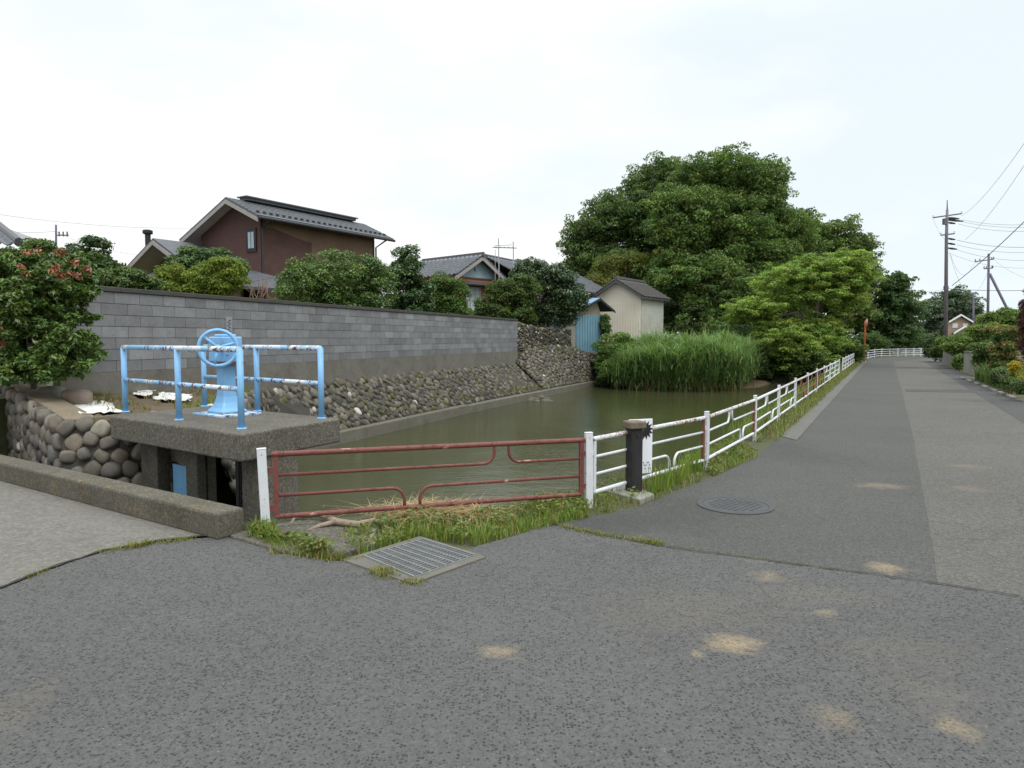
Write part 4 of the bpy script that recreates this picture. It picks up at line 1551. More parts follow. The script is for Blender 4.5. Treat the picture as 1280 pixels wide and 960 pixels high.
b.build('gable_panel', M['gable_blue'], root)
b = MB()
b.box(T(.46, 0, zg) + inv, (.05, 3.5, .07), math.atan2(f_.y, f_.x))
b.box(T(.46, -.2, zg + .5) + inv, (.03, .10, .16), math.atan2(f_.y, f_.x))
b.build('gable_trim', M['tile_ridge'], root)
b = MB()
b.slab([T(.46, -1.0, 3.1) + inv, T(.46, .2, 3.1) + inv, T(.46, .2, 4.55) + inv, T(.46, -1.0, 4.55) + inv], f_, .03)
wf = b.build('window', M['window_white'], root)
b = MB()
for a in (-1.0, -.6, -.2, .2):
    b.box(T(.44, a, 3.83) + inv, (.05, .05, 1.5), math.atan2(f_.y, f_.x))
b.build('frame', M['galv'], wf)
b = MB()
plate(b, [T(.5, -1.2, 4.85) + inv, T(.5, .9, 4.85) + inv, T(-.1, .9, 4.66) + inv, T(-.1, -1.2, 4.66) + inv], .06)
b.build('window_awning', M['tile_ridge'], root)
# main roof running back to the right
g0, g1 = at(607, 320.5, 42.0), at(722, 345, 54.0)
g1.z = g0.z
nd = Vector((.89, -.45, 0))
tile_roof('tile_roof', g0, g1, g1 + nd * 3.4 + Vector((0, 0, -1.75)), g0 + nd * 3.4 + Vector((0, 0, -1.75)), M['tile'], root, inv)
tile_roof('tile_roof', g0, g1, g1 - nd * 3.4 + Vector((0, 0, -1.75)), g0 - nd * 3.4 + Vector((0, 0, -1.75)), M['tile'], root, inv)
b = MB()
b.tube([g0 + inv + Vector((0, 0, .03)), g1 + inv + Vector((0, 0, .03))], .12, 8)
b.build('ridge', M['tile_ridge'], root)
gd = (g1 - g0).normalized()
b = MB()
q = [g0 + gd * .6 + nd * 2.9, g1 - gd * .6 + nd * 2.9, g1 - gd * .6 - nd * 2.9, g0 + gd * .6 - nd * 2.9]
b.prism([((v + inv).x, (v + inv).y) for v in q], .5, g0.z - 1.9)
b.build('back_wall', M['beige_wall'], root)

# television antenna on the roof
base = at(624, 352, 38.6)
root = empty('tv_antenna', base)
tag(root, 'thin two mast television antenna frame above the tiled house', 'antenna')
k_ = lambda px, py: at(px, py, 38.6) - base
b = MB()
for (x0, y0, x1, y1) in ((624, 352, 623, 298), (642, 340, 641.5, 302)):
    b.tube([k_(x0, y0), k_(x1, y1)], .030, 6)
b.build('mast', M['galv'], root)
b = MB()
b.tube([k_(616, 309), k_(646, 310)], .030, 6)
b.tube([k_(618, 307), k_(640, 306)], .018, 6)
b.tube([k_(619, 350), k_(619, 312)], .016, 6)
b.build('boom', M['galv'], root)
b = MB()
for x in (618, 622, 627, 632, 637, 642):
    c_ = k_(x, 309.3)
    b.tube([c_ + Vector((-.1, -.25, 0)), c_ + Vector((.1, .25, 0))], .014, 5)
b.build('element', M['galv'], root)

# --- tiled house cut by the left edge
b0 = at(8, 300, 22.0)
root = empty('tiled_house', (b0.x, b0.y, 0))
tag(root, 'dark tiled roof corner of a beige house at the left edge behind the hedge', 'house')
inv = Vector((-b0.x, -b0.y, 0))
E0, E1 = at(-150, 304, 21.5), at(22, 309, 21.5)
R0, R1 = at(-150, 252, 25.5), at(-10, 279, 25.0)
E1.z = E0.z = 4.5; R0.z = R1.z = 5.75
tile_roof('tile_roof', R0, R1, E1, E0, M['tile'], root, inv, amp=.045)
b = MB()
b.tube([R1 + inv + Vector((0, 0, .05)), E1 + inv + Vector((0.05, 0, .07))], [.13, .12], 8)
b.tube([R0 + inv + Vector((0, 0, .05)), R1 + inv + Vector((0, 0, .05))], .13, 8)
b.build('ridge', M['tile_ridge'], root)
b = MB()
q = [E0 + Vector((0, .6, 0)), E1 + Vector((-.5, .6, 0)), E1 + Vector((-.5, 4.5, 0)), E0 + Vector((0, 4.5, 0))]
b.prism([((v + inv).x, (v + inv).y) for v in q], .5, 4.42)
b.build('wall', M['beige_wall'], root)
b = MB()
plate(b, [R1 + inv + Vector((0, 0, -.05)), E1 + inv + Vector((0, 0, -.02)), E1 + inv + Vector((-.3, 4.6, -.02))], .06)
b.build('hip_roof', M['tile'], root)

# --- white storage shed
C = at(804, 370, 45.6)
e = Vector((.57, .82, 0)).normalized(); n = Vector((-e.y, e.x, 0))
root = empty('storage_shed', (C.x, C.y, 0))
tag(root, 'cream walled storage shed with a dark tiled gable roof beside the big trees', 'shed')
inv = Vector((-C.x, -C.y, 0))
P = lambda s, a, z: Vector(((C + e * s + n * a).x, (C + e * s + n * a).y, z)) + inv
ze = C.z; ap = 1.95; sl = .60; zp = ze + ap * sl; Ls = 4.4; al = 3.9
i0 = Vector((0, 0, 0))
tile_roof('tile_roof', P(0, ap, zp), P(Ls, ap, zp), P(Ls, 0, ze), P(0, 0, ze), M['shed_roof'], root, i0)
tile_roof('tile_roof', P(0, ap, zp), P(Ls, ap, zp), P(Ls, al, ze), P(0, al, ze), M['shed_roof'], root, i0)
b = MB()
b.tube([P(-.03, ap, zp + .06), P(Ls, ap, zp + .06)], .13, 8)
b.build('ridge', M['tile_ridge'], root)
b = MB()
for a1 in (0, al):
    b.slab([P(-.02, ap, zp - .04), P(-.02, a1, ze - .04), P(-.02, a1, ze - .20), P(-.02, ap, zp - .22)], e, .05)
b.slab([P(0, .03, ze - .05), P(Ls, .03, ze - .05), P(Ls, .03, ze - .16), P(0, .03, ze - .16)], n, .04)
b.build('barge_board', M['tile_ridge'], root)
b = MB()
g0_, a0_, a1_ = .35, .30, 3.6
zt = lambda a: zp - abs(a - ap) * sl - .12
b.slab([P(g0_, a0_, -.2), P(g0_, a1_, -.2), P(g0_, a1_, zt(a1_)), P(g0_, ap, zt(ap)), P(g0_, a0_, zt(a0_))], e, .1)
for i in range(17):
    a = a0_ + .1 + i * .19
    b.box((P(g0_ - .012, a, .5) + P(g0_ - .012, a, 4.0)) / 2, (.035, .04, 3.4), math.atan2(e.y, e.x))
b.build('gable_wall', M['shed_cream'], root)
b = MB()
b.slab([P(g0_ + .005, a0_, 1.55), P(Ls - .35, a0_, 1.55), P(Ls - .35, a0_, zt(a0_)), P(g0_ + .005, a0_, zt(a0_))], n, .1)
b.slab([P(g0_ + .1, a1_, -.2), P(Ls - .35, a1_, -.2), P(Ls - .35, a1_, zt(a1_)), P(g0_ + .1, a1_, zt(a1_))], -n, .1)
b.slab([P(Ls - .45, a0_ + .1, -.2), P(Ls - .45, a1_ - .1, -.2), P(Ls - .45, a1_ - .1, zt(a1_)), P(Ls - .45, ap, zt(ap)), P(Ls - .45, a0_ + .1, zt(a0_))], e, .1)
b.build('side_wall', M['shed_grey'], root)
b = MB()
b.slab([P(g0_ + .005, a0_ - .03, -.3), P(Ls - .35, a0_ - .03, -.3), P(Ls - .35, a0_ - .03, 1.52), P(g0_ + .005, a0_ - .03, 1.52)], n, .13)
b.build('plinth', M['low_wall'], root)

# --- small blue hut
A0 = at(720, 437, 40.2); A1 = at(752, 437, 41.2)
root = empty('tool_hut', (A0.x, A0.y, 0))
tag(root, 'small pale blue corrugated hut at the far end of the stone revetment', 'hut')
inv = Vector((-A0.x, -A0.y, 0))
u = Vector(((A1 - A0).x, (A1 - A0).y, 0)); wd_ = u.length; u.normalize()
bk = Vector((-u.y, u.x, 0)); bk = (bk + u * -.35).normalized()
H = lambda a, s, z: Vector((A0.x, A0.y, 0)) + inv + u * a + bk * s + Vector((0, 0, z))
zb = .85; zt = at(736, 394, 40.6).z; zpk = at(744, 372, 40.6).z
b = MB()
b.prism([(H(0, 0, 0).x, H(0, 0, 0).y), (H(wd_, 0, 0).x, H(wd_, 0, 0).y), (H(wd_, 2.2, 0).x, H(wd_, 2.2, 0).y), (H(0, 2.2, 0).x, H(0, 2.2, 0).y)], zb, zt)
for i in range(10):
    q = H(.08 + i * (wd_ - .16) / 9, -.012, (zb + zt) / 2)
    b.box(q, (.05, .022, zt - zb - .02), math.atan2(u.y, u.x))
b.build('wall', M['shed_blue'], root)
b = MB()
b.slab([H(-.30, .75, zb), H(-.02, .02, zb), H(-.02, .02, zt - .02), H(-.30, .75, zt - .02)], bk, .05)
b.build('side_panel', M['shed_grey'], root)
pk = wd_ * .72
b = MB()
b.slab([H(.02, 0.03, zt), H(wd_ - .02, 0.03, zt), H(pk + .2, .03, zpk - .25), H(pk, .03, zpk - .12), H(.02, .03, zt + .34)], bk, 2.0)
b.build('gable_wall', M['tan_wall'], root)
b = MB()
le, ri = -.35, wd_ + .62
plate(b, [H(pk, -.35, zpk), H(pk, 2.5, zpk), H(le, 2.5, zt + .22), H(le, -.35, zt + .22)], .05)
b.build('roof', M['shed_blue_roof'], root)
b = MB()
plate(b, [H(pk, -.35, zpk), H(pk, 2.5, zpk), H(ri, 2.5, zt + .28), H(ri, -.35, zt + .28)], .05)
b.slab([H(pk, -.37, zpk - .05), H(ri, -.37, zt + .23), H(ri, -.37, zt + .13), H(pk, -.37, zpk - .17)], bk, .03)
b.slab([H(pk, -.37, zpk - .05), H(le, -.37, zt + .17), H(le, -.37, zt + .07), H(pk, -.37, zpk - .17)], bk, .03)
b.build('roof_edge', M['frame_dark'], root)

# --- distant beige house on the right
Bc = at(1200, 420, 110.0)
root = empty('beige_house', (Bc.x, Bc.y, 0))
tag(root, 'small distant beige house with two white edged gables beyond the roadside bushes', 'house')
for (px0, px1, pk_, ye, yp_, yy, dep, nm) in ((1184, 1214, 1199, 402, 394, 110, 6, 'main_wing'), (1190, 1219, 1204, 416, 408.5, 107, 2.8, 'front_wing')):
    l, r_, p_ = at(px0, ye, yy) - root.location, at(px1, ye, yy) - root.location, at(pk_, yp_, yy) - root.location
    b = MB()
    b.slab([Vector((l.x + .2, l.y, -.1)), Vector((r_.x - .2, r_.y, -.1)), Vector((r_.x - .2, r_.y, r_.z)), p_ + Vector((0, 0, -.1)), Vector((l.x + .2, l.y, l.z))], (.51, .86, 0), dep)
    o = b.build(nm, M['beige_wall'], root)
    b = MB(); rb_ = MB()
    for s in (l, r_):
        plate(rb_, [p_ + Vector((0, -.4, .10)), s + Vector((0, -.4, .0)), s + Vector((.6 * dep, dep, .0)), p_ + Vector((.6 * dep, dep, .10))], .2)
        b.slab([p_ + Vector((0, -.45, .16)), s + Vector((0, -.45, .04)), s + Vector((0, -.45, -.20)), p_ + Vector((0, -.45, -.10))], (0, -1, 0), .1)
    b.build('barge_board', M['white_trim'], o)
    rb_.build('roof', M['tile_ridge'], o)
    b = MB()
    for x in ((px0 * .68 + px1 * .32), (px0 * .25 + px1 * .75)):
        c_ = at(x, ye + 5, yy) - root.location
        b.box(c_ + Vector((0, -.03, 0)), (.8, .06, .7))
    b.build('window', M['window_white'], o)

# ------------------------------------------------------------------ foliage
def leaves_arrays(pos, nrm, size, tint, rng, aspect=0.5, droop=0.25, lift=.10):
    N = len(pos)
    nrm = nrm / np.linalg.norm(nrm, axis=1, keepdims=True)
    t = rng.normal(size=(N, 3)); t[:, 2] -= droop * 2
    t -= nrm * np.sum(t * nrm, 1, keepdims=True)
    t /= np.linalg.norm(t, axis=1, keepdims=True) + 1e-9
    s = np.cross(nrm, t)
    sz = size[:, None]
    a = pos - t * sz * .5
    c = pos + t * sz * .5 - nrm * sz * .06
    l = pos + s * sz * aspect * .5 + nrm * sz * lift - t * sz * .05
    r_ = pos - s * sz * aspect * .5 + nrm * sz * lift - t * sz * .05
    V = np.stack([a, l, c, r_], 1).reshape(-1, 3)
    return V


def cluster_leaves(centers, radii, nleaf, size, base, rng, flat=0.6, var=0.3, cvar=0.22, up=0.7, alt=None, altp=0.0, aspect=.5, shell=.45, topbias=.65, alt_up=False):
    centers = np.asarray(centers, dtype=float); radii = np.asarray(radii, dtype=float)
    w = radii ** 2; w /= w.sum()
    idx = rng.choice(len(centers), nleaf, p=w)
    d = rng.normal(size=(nleaf, 3)); d /= np.linalg.norm(d, axis=1, keepdims=True)
    flip = rng.random(nleaf) < topbias
    d[flip, 2] = np.abs(d[flip, 2])
    rr = (1 - shell) + shell * rng.random(nleaf) ** .5
    rr *= rng.uniform(.8, 1.12, nleaf)
    pos = centers[idx] + d * (radii[idx] * rr)[:, None] * np.array([1, 1, flat])
    nrm = d * .45 + np.array([0, 0, up]) + rng.normal(size=(nleaf, 3)) * .42
    sz = size * rng.uniform(.65, 1.35, nleaf)
    cv = rng.uniform(1 - cvar, 1 + cvar, len(centers))[idx]
    hv = rng.normal(0, .08, len(centers))[idx]
    lv = rng.uniform(1 - var, 1 + var, nleaf)
    tint = np.array(base)[None] * (cv * lv)[:, None]
    tint[:, 0] *= 1 + hv; tint[:, 2] *= 1 - hv * .5
    if alt is not None:
        m = rng.random(nleaf) < altp
        if alt_up: m &= d[:, 2] > .1
        tint[m] = np.array(alt)[None] * rng.uniform(.7, 1.3, m.sum())[:, None]
    V = leaves_arrays(pos, nrm, sz, tint, rng, aspect)
    return V, tint


def build_leaves(name, V, tint, mat, parent):
    F = np.arange(len(V), dtype=np.int32)
    return np_mesh(name, V, F, 4, np.clip(tint, 0, 1), mat, parent)


def crown_clumps(ells, n, rc, rng, inner=.25, zmin=-9):
    """clump centres spread through the union of ellipsoids (centre, radii), mostly near its skin"""
    vol = np.array([(e[1][0] * e[1][1] * e[1][2]) ** (2 / 3) for e in ells]); vol /= vol.sum()
    C_, R_ = [], []
    while len(C_) < n:
        k_ = rng.choice(len(ells), p=vol)
        c, r_ = np.array(ells[k_][0]), np.array(ells[k_][1])
        d = rng.normal(size=3); d /= np.linalg.norm(d)
        rad = rng.uniform(rc[0], rc[1])
        f = rng.uniform(.75, 1.0) if rng.random() > inner else rng.uniform(.2, .75)
        p = c + d * np.maximum(r_ - rad * .7, r_ * .2) * f
        if p[2] < zmin: continue
        C_.append(p); R_.append(rad)
    return np.array(C_), np.array(R_)


def subdivide_clumps(C_, R_, k_, rng, flat):
    """twig sprays: every clump becomes k_ small flattened sprays on its outside"""
    n = len(C_)
    d = rng.normal(size=(n, k_, 3)); d /= np.linalg.norm(d, axis=2, keepdims=True)
    up = rng.random((n, k_)) < .55
    d[..., 2] = np.where(up, np.abs(d[..., 2]), d[..., 2])
    f = rng.uniform(.3, 1.32, (n, k_, 1))
    P_ = C_[:, None, :] + d * R_[:, None, None] * f * np.array([1.1, 1.1, flat])
    S_ = R_[:, None] * rng.uniform(.28, .58, (n, k_))
    return P_.reshape(-1, 3), S_.reshape(-1)


def limbs(mb, base, fork, targets, r0, rng, seg=7, bend=.12):
    base, fork = Vector(base), Vector(fork)
    mid = base.lerp(fork, .5) + Vector((rng.normal() * .1, rng.normal() * .1, 0)) * (fork - base).length * .3
    mb.tube([base, base.lerp(fork, .12), mid, fork], [r0 * 1.35, r0, r0 * .85, r0 * .7], seg)
    for t in targets:
        t = Vector(t)
        d = t - fork
        m1 = fork + d * .35 + Vector((rng.normal(), rng.normal(), abs(rng.normal()) + .4)) * d.length * bend
        m2 = fork + d * .7 + Vector((rng.normal(), rng.normal(), .4)) * d.length * bend * .6
        mb.tube([fork, m1, m2, t], [r0 * .5, r0 * .32, r0 * .18, r0 * .05], 5)


def E(px, py, Y, rxp, rzp, ry=None):
    c = at(px, py, Y)
    k_ = Y / FPX
    return ((c.x, c.y, c.z), (rxp * k_, ry if ry else rxp * k_ * .9, rzp * k_))


def tree(name, label, ells, nclump, rc, nleaf, size, base_col, base_pt, seed, group=None, flat=.55, cat='tree', sub=0, r0=.3, fork_z=None, nlimb=10, mat='leaf', **kw):
    rng = np.random.default_rng(seed)
    root = empty(name, base_pt)
    tag(root, label, cat, group)
    inv = -np.array(base_pt)
    ce, ra = crown_clumps(ells, nclump, rc, rng, zmin=base_pt[2] + .15)
    if sub:
        cs, rs_ = subdivide_clumps(ce, ra, sub, rng, max(flat, .75))
        V, T_ = cluster_leaves(cs + inv, rs_, nleaf, size, base_col, rng, flat=flat, **kw)
    else:
        V, T_ = cluster_leaves(ce + inv, ra, nleaf, size, base_col, rng, flat=flat, **kw)
    build_leaves('crown', V, T_ * 1.15, M[mat], root)
    b = MB()
    fz_ = fork_z if fork_z is not None else base_pt[2] + (np.mean([e_[0][2] for e_ in ells]) - base_pt[2]) * .55
    order = rng.permutation(len(ce))[:nlimb]
    cx_ = np.mean([e_[0] for e_ in ells], 0)
    fork = np.array([base_pt[0] * .7 + cx_[0] * .3, base_pt[1] * .7 + cx_[1] * .3, fz_])
    limbs(b, np.array([0, 0, -.1]), fork + inv, [ce[i] + inv for i in order], r0, rng)
    b.build('trunk', M['bark'], root, smooth=True)
    return root


def gpt(px, Y, z=0.0):
    q = at(px, 423, Y)
    return (q.x, q.y, z)


TG = 'big trees beyond the pond'
tree('zelkova_tree', 'dark spreading broadleaf tree behind the cream shed, leftmost of the big trees',
     [E(770, 292, 62, 58, 48), E(800, 262, 62, 56, 48), E(838, 238, 62, 50, 42), E(732, 302, 61, 30, 32), E(860, 330, 62, 60, 60), E(775, 345, 61, 58, 45), E(740, 335, 61, 34, 30), E(830, 380, 61, 60, 50)],
     380, (.8, 1.6), 190000, .23, (.082, .130, .038), gpt(800, 63), 31, TG, .6, sub=9, r0=.4, nlimb=30, cvar=.34, up=.4, topbias=.45)
tree('zelkova_tree', 'tallest broad green tree of the grove, its crown rising over the pond',
     [E(905, 236, 57, 66, 50), E(950, 240, 57, 38, 46), E(865, 280, 55, 56, 52), E(930, 300, 56, 62, 66), E(985, 300, 57, 34, 46), E(850, 350, 54, 42, 46), E(905, 370, 53, 62, 60), E(960, 370, 55, 50, 60), E(905, 420, 52, 60, 34)],
     500, (.8, 1.6), 270000, .21, (.108, .168, .044), gpt(905, 58), 32, TG, .6, sub=9, r0=.45, nlimb=30, cvar=.34, up=.4, topbias=.45)
tree('zelkova_tree', 'olive green tree rising behind the maple, on the right side of the grove',
     [E(1030, 300, 74, 46, 36), E(1062, 318, 74, 30, 32), E(995, 300, 74, 36, 40), E(1035, 350, 74, 58, 44), E(1075, 350, 74, 24, 30), E(1040, 400, 74, 55, 44)],
     240, (.9, 1.8), 95000, .28, (.108, .158, .042), gpt(1035, 75), 33, TG, .6, sub=9, r0=.4, nlimb=24, cvar=.34, up=.4, topbias=.45)
tree('maple_tree', 'light yellow green maple leaning over the white fence beside the road',
     [E(1000, 358, 43, 62, 40), E(1046, 345, 43, 46, 34), E(950, 390, 42.5, 40, 22), E(985, 420, 42, 52, 24), E(1062, 372, 43.5, 30, 30), E(1022, 420, 43, 44, 30), E(925, 388, 42, 20, 12), E(1040, 425, 44, 26, 22), E(990, 445, 42, 46, 16)],
     300, (.45, .95), 160000, .125, (.205, .290, .060), gpt(1031, 42.6), 34, None, .42, sub=8, r0=.20, nlimb=30, shell=.6, cvar=.3, up=.6, topbias=.55)
tree('dark_tree', 'dense dark tree at the bend of the road behind the far fence',
     [E(1118, 380, 74, 30, 40), E(1098, 415, 74, 32, 38), E(1138, 400, 75, 16, 30), E(1115, 425, 74, 36, 22)], 150, (.7, 1.4), 46000, .28, (.070, .120, .042), gpt(1112, 76), 35, None, .6, sub=8, up=.45, r0=.35, cvar=.3)
tree('distant_tree', 'tall grey green tree far behind the beige house and the utility pole',
     [E(1192, 388, 135, 32, 30), E(1168, 398, 135, 22, 24), E(1212, 400, 135, 16, 26), E(1200, 372, 135, 14, 14), E(1190, 415, 135, 42, 20)], 150, (1.2, 2.4), 40000, .46, (.095, .130, .085), gpt(1190, 136), 36, None, .6, sub=8, r0=.5)
tree('bamboo_clump', 'yellowish bamboo clump between the dark tree and the shed roof',
     [E(760, 340, 56, 26, 24), E(790, 330, 56, 24, 22), E(745, 355, 55, 18, 20), E(765, 365, 55, 30, 24)], 80, (.4, .9), 18000, .24, (.130, .145, .030), gpt(765, 56), 37, None, .9, cat='bamboo', r0=.08, aspect=.22, nlimb=14)
# understorey along the far shore and under the maple
for i, (px, py, Y, rx, rz, colr, lab) in enumerate([
    (930, 425, 47, 42, 34, (.048, .080, .026), 'dark bush at the pond end right of the reeds'),
    (960, 452, 42.5, 40, 22, (.065, .105, .028), 'low bush hanging over the dark inlet behind the reeds'),
    (1005, 455, 41.5, 36, 20, (.075, .120, .030), 'bush under the maple close behind the white fence'),
    (1055, 440, 47, 26, 16, (.095, .140, .036), 'small bush behind the fence near the orange pole'),
    (1085, 430, 64, 24, 16, (.080, .125, .034), 'rounded bush in front of the dark tree at the bend'),
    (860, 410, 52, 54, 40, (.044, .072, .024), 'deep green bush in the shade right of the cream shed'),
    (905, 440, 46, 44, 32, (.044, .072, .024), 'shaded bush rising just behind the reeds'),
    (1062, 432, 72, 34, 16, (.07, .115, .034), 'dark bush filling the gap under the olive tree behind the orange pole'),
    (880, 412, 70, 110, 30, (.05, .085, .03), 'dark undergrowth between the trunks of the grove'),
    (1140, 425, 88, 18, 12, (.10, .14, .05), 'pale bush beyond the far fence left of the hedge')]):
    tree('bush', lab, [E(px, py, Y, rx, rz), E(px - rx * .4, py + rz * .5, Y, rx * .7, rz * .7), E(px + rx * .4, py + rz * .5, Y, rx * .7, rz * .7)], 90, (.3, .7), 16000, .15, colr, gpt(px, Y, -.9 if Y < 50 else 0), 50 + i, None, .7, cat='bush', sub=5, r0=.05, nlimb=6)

# garden planting behind the block wall
tree('topiary_bush', 'big dense rounded dark green bush rising over the block wall', [E(420, 354, 23, 76, 44, 1.5), E(386, 360, 22, 46, 40, 1.2), E(464, 362, 24, 36, 40, 1.1), E(410, 394, 23, 82, 40, 1.3)], 260, (.20, .36), 75000, .075, (.095, .155, .036), gpt(420, 23.2, .7), 60, None, .8, cat='bush', r0=.1, var=.35, mat='leaf_gloss')
tree('loquat_shrub', 'tall narrow dark green shrub between the rounded bush and the tiled house', [E(506, 333, 26, 26, 32, .8), E(512, 365, 26, 36, 40, .9), E(510, 398, 26, 38, 34, .9)], 120, (.2, .42), 30000, .11, (.068, .116, .040), gpt(508, 26.3, .7), 61, None, .7, cat='shrub', r0=.08, mat='leaf_gloss')
tree('garden_shrub', 'round green shrub over the wall just left of the orange house wall', [E(553, 368, 29, 38, 30, 1.0), E(573, 388, 29, 18, 24, .8), E(556, 402, 29, 36, 30, 1.0)], 130, (.22, .45), 28000, .10, (.090, .148, .036), gpt(555, 29.4, .7), 62, None, .75, cat='shrub', r0=.08)
tree('golden_shrub', 'bright yellow green shrub over the left part of the block wall', [E(236, 356, 16.3, 62, 30, .8), E(278, 350, 16.3, 32, 32, .7), E(205, 364, 15.8, 36, 20, .6), E(250, 390, 16.3, 64, 34, .7)], 190, (.12, .24), 42000, .058, (.150, .190, .028), gpt(245, 16.4, .7), 63, None, .75, cat='shrub', r0=.06)
tree('garden_tree', 'small green tree in front of the maroon house above the golden shrub', [E(258, 325, 19, 36, 24, .9), E(232, 335, 19, 30, 22, .8), E(288, 338, 19, 24, 24, .8), E(255, 350, 19, 46, 22, .9)], 110, (.16, .32), 20000, .10, (.085, .140, .050), gpt(258, 19.3, .7), 64, None, .6, r0=.06, nlimb=16)
tree('garden_tree', 'dark bushy tree rising behind the photinia hedge on the left', [E(110, 322, 15, 32, 32, .7), E(122, 345, 15, 36, 28, .8), E(115, 380, 15, 44, 34, .8)], 110, (.16, .3), 26000, .075, (.060, .105, .032), gpt(112, 15.2, .7), 65, None, .7, r0=.06, nlimb=14)
tree('garden_tree', 'green tree top showing over the hedge beside the tiled roof corner', [E(45, 316, 17, 34, 20, .8), E(30, 345, 17, 40, 24, .8), E(62, 332, 17, 24, 24, .8)], 90, (.18, .32), 18000, .08, (.090, .135, .036), gpt(42, 17.3, .7), 66, None, .7, r0=.06)
tree('vine_shrub', 'loose leafy shrub spilling over the left end of the block wall', [E(150, 350, 13.5, 32, 18, .6), E(180, 358, 13.8, 26, 14, .5), E(150, 376, 13.6, 40, 24, .5)], 80, (.11, .22), 16000, .068, (.085, .130, .040), gpt(152, 13.8, .7), 67, None, .7, cat='shrub', r0=.04)
tree('camellia_hedge', 'dark glossy hedge above the stone wall left of the blue hut', [E(682, 362, 38, 40, 38, 1.6), E(708, 372, 38, 30, 36, 1.4), E(660, 348, 38.5, 26, 28, 1.3), E(685, 394, 38, 48, 22, 1.4), E(700, 352, 38.5, 24, 20, 1.2)], 260, (.26, .5), 52000, .13, (.048, .084, .032), gpt(684, 37.5, .9), 68, None, .8, cat='hedge', r0=.1, mat='leaf_gloss', alt=(.30, .34, .27), altp=.05)
tree('clipped_hedge', 'clipped olive green hedge in front of the orange tiled house', [E(636, 370, 36, 36, 26, 1.2), E(614, 386, 35.5, 24, 20, 1.0), E(654, 366, 36, 24, 30, 1.1), E(632, 396, 35.6, 44, 18, 1.1)], 210, (.22, .42), 42000, .115, (.072, .112, .030), gpt(632, 36, .9), 69, None, .85, cat='hedge', r0=.08)
tree('palm_like_tree', 'tiny dark tree top between the long tiled roof and the big trees', [E(702, 338, 66, 8, 9)], 8, (.3, .6), 900, .5, (.05, .08, .03), gpt(700, 66), 70, None, .7, r0=.12)
tree('garden_tree', 'small pale green tree top above the long tiled roof by the antenna', [E(652, 332, 60, 13, 9), E(640, 338, 60, 10, 6)], 20, (.3, .6), 3000, .3, (.10, .15, .05), gpt(652, 60), 71, None, .7, r0=.12)
# bare shrub
root = empty('bare_shrub', gpt(325, 17.2, 1.9))
tag(root, 'leafless pinkish brown shrub behind the wall under the pent roof', 'shrub')
b = MB(); rng = np.random.default_rng(3)
o_ = root.location
for i in range(18):
    t = at(rng.uniform(308, 342), rng.uniform(340, 362), 17.2 + rng.normal() * .25) - o_
    s = at(325 + rng.normal() * 5, 390, 17.2) - o_
    m_ = s.lerp(t, .5) + Vector((rng.normal() * .08, 0, .05))
    b.tube([s, m_, t], [.012, .008, .004], 4)
    b.tube([m_, m_ + Vector((rng.normal() * .12, 0, .18))], [.006, .003], 4)
b.build('twigs', M['twig'], root)
# photinia hedge on the left
hz = .9
hed = [E(40, 345, 10.6, 58, 32, .9), E(58, 385, 10.4, 58, 44, .9), E(55, 435, 10.3, 60, 44, .85), E(88, 446, 10.1, 36, 38, .6), E(50, 466, 10.1, 58, 26, .7), E(20, 455, 10.3, 50, 30, .7), E(84, 350, 10.4, 28, 30, .7), E(10, 400, 10.8, 60, 78, 1.0), E(-60, 400, 11.5, 80, 80, 1.0)]
root = tree('photinia_hedge', 'tall glossy hedge with red young leaves on the cobble wall at the left edge', hed, 460, (.10, .2), 110000, .075, (.098, .160, .038), gpt(40, 10.9, .85), 72, None, .8, sub=5, cat='hedge', r0=.05, nlimb=24, mat='leaf_gloss', aspect=.42, cvar=.3)
rng = np.random.default_rng(5)
ce = []
for i in range(11):
    px, py = rng.uniform(5, 108), rng.uniform(315, 350)
    q = at(px, py, 9.95 + rng.uniform(-.15, .4)); ce.append(np.array(q) - np.array(root.location))
for (px, py) in ((4, 372), (3, 430), (2, 415), (26, 335), (70, 335), (68, 340)):
    ce.append(np.array(at(px, py, 9.75)) - np.array(root.location))
V, T_ = cluster_leaves(ce, np.full(len(ce), .06), 420, .075, (.27, .100, .055), rng, flat=.9, var=.4, aspect=.32, up=.3)
build_leaves('young_leaves', V, T_, M['leaf_gloss'], root)

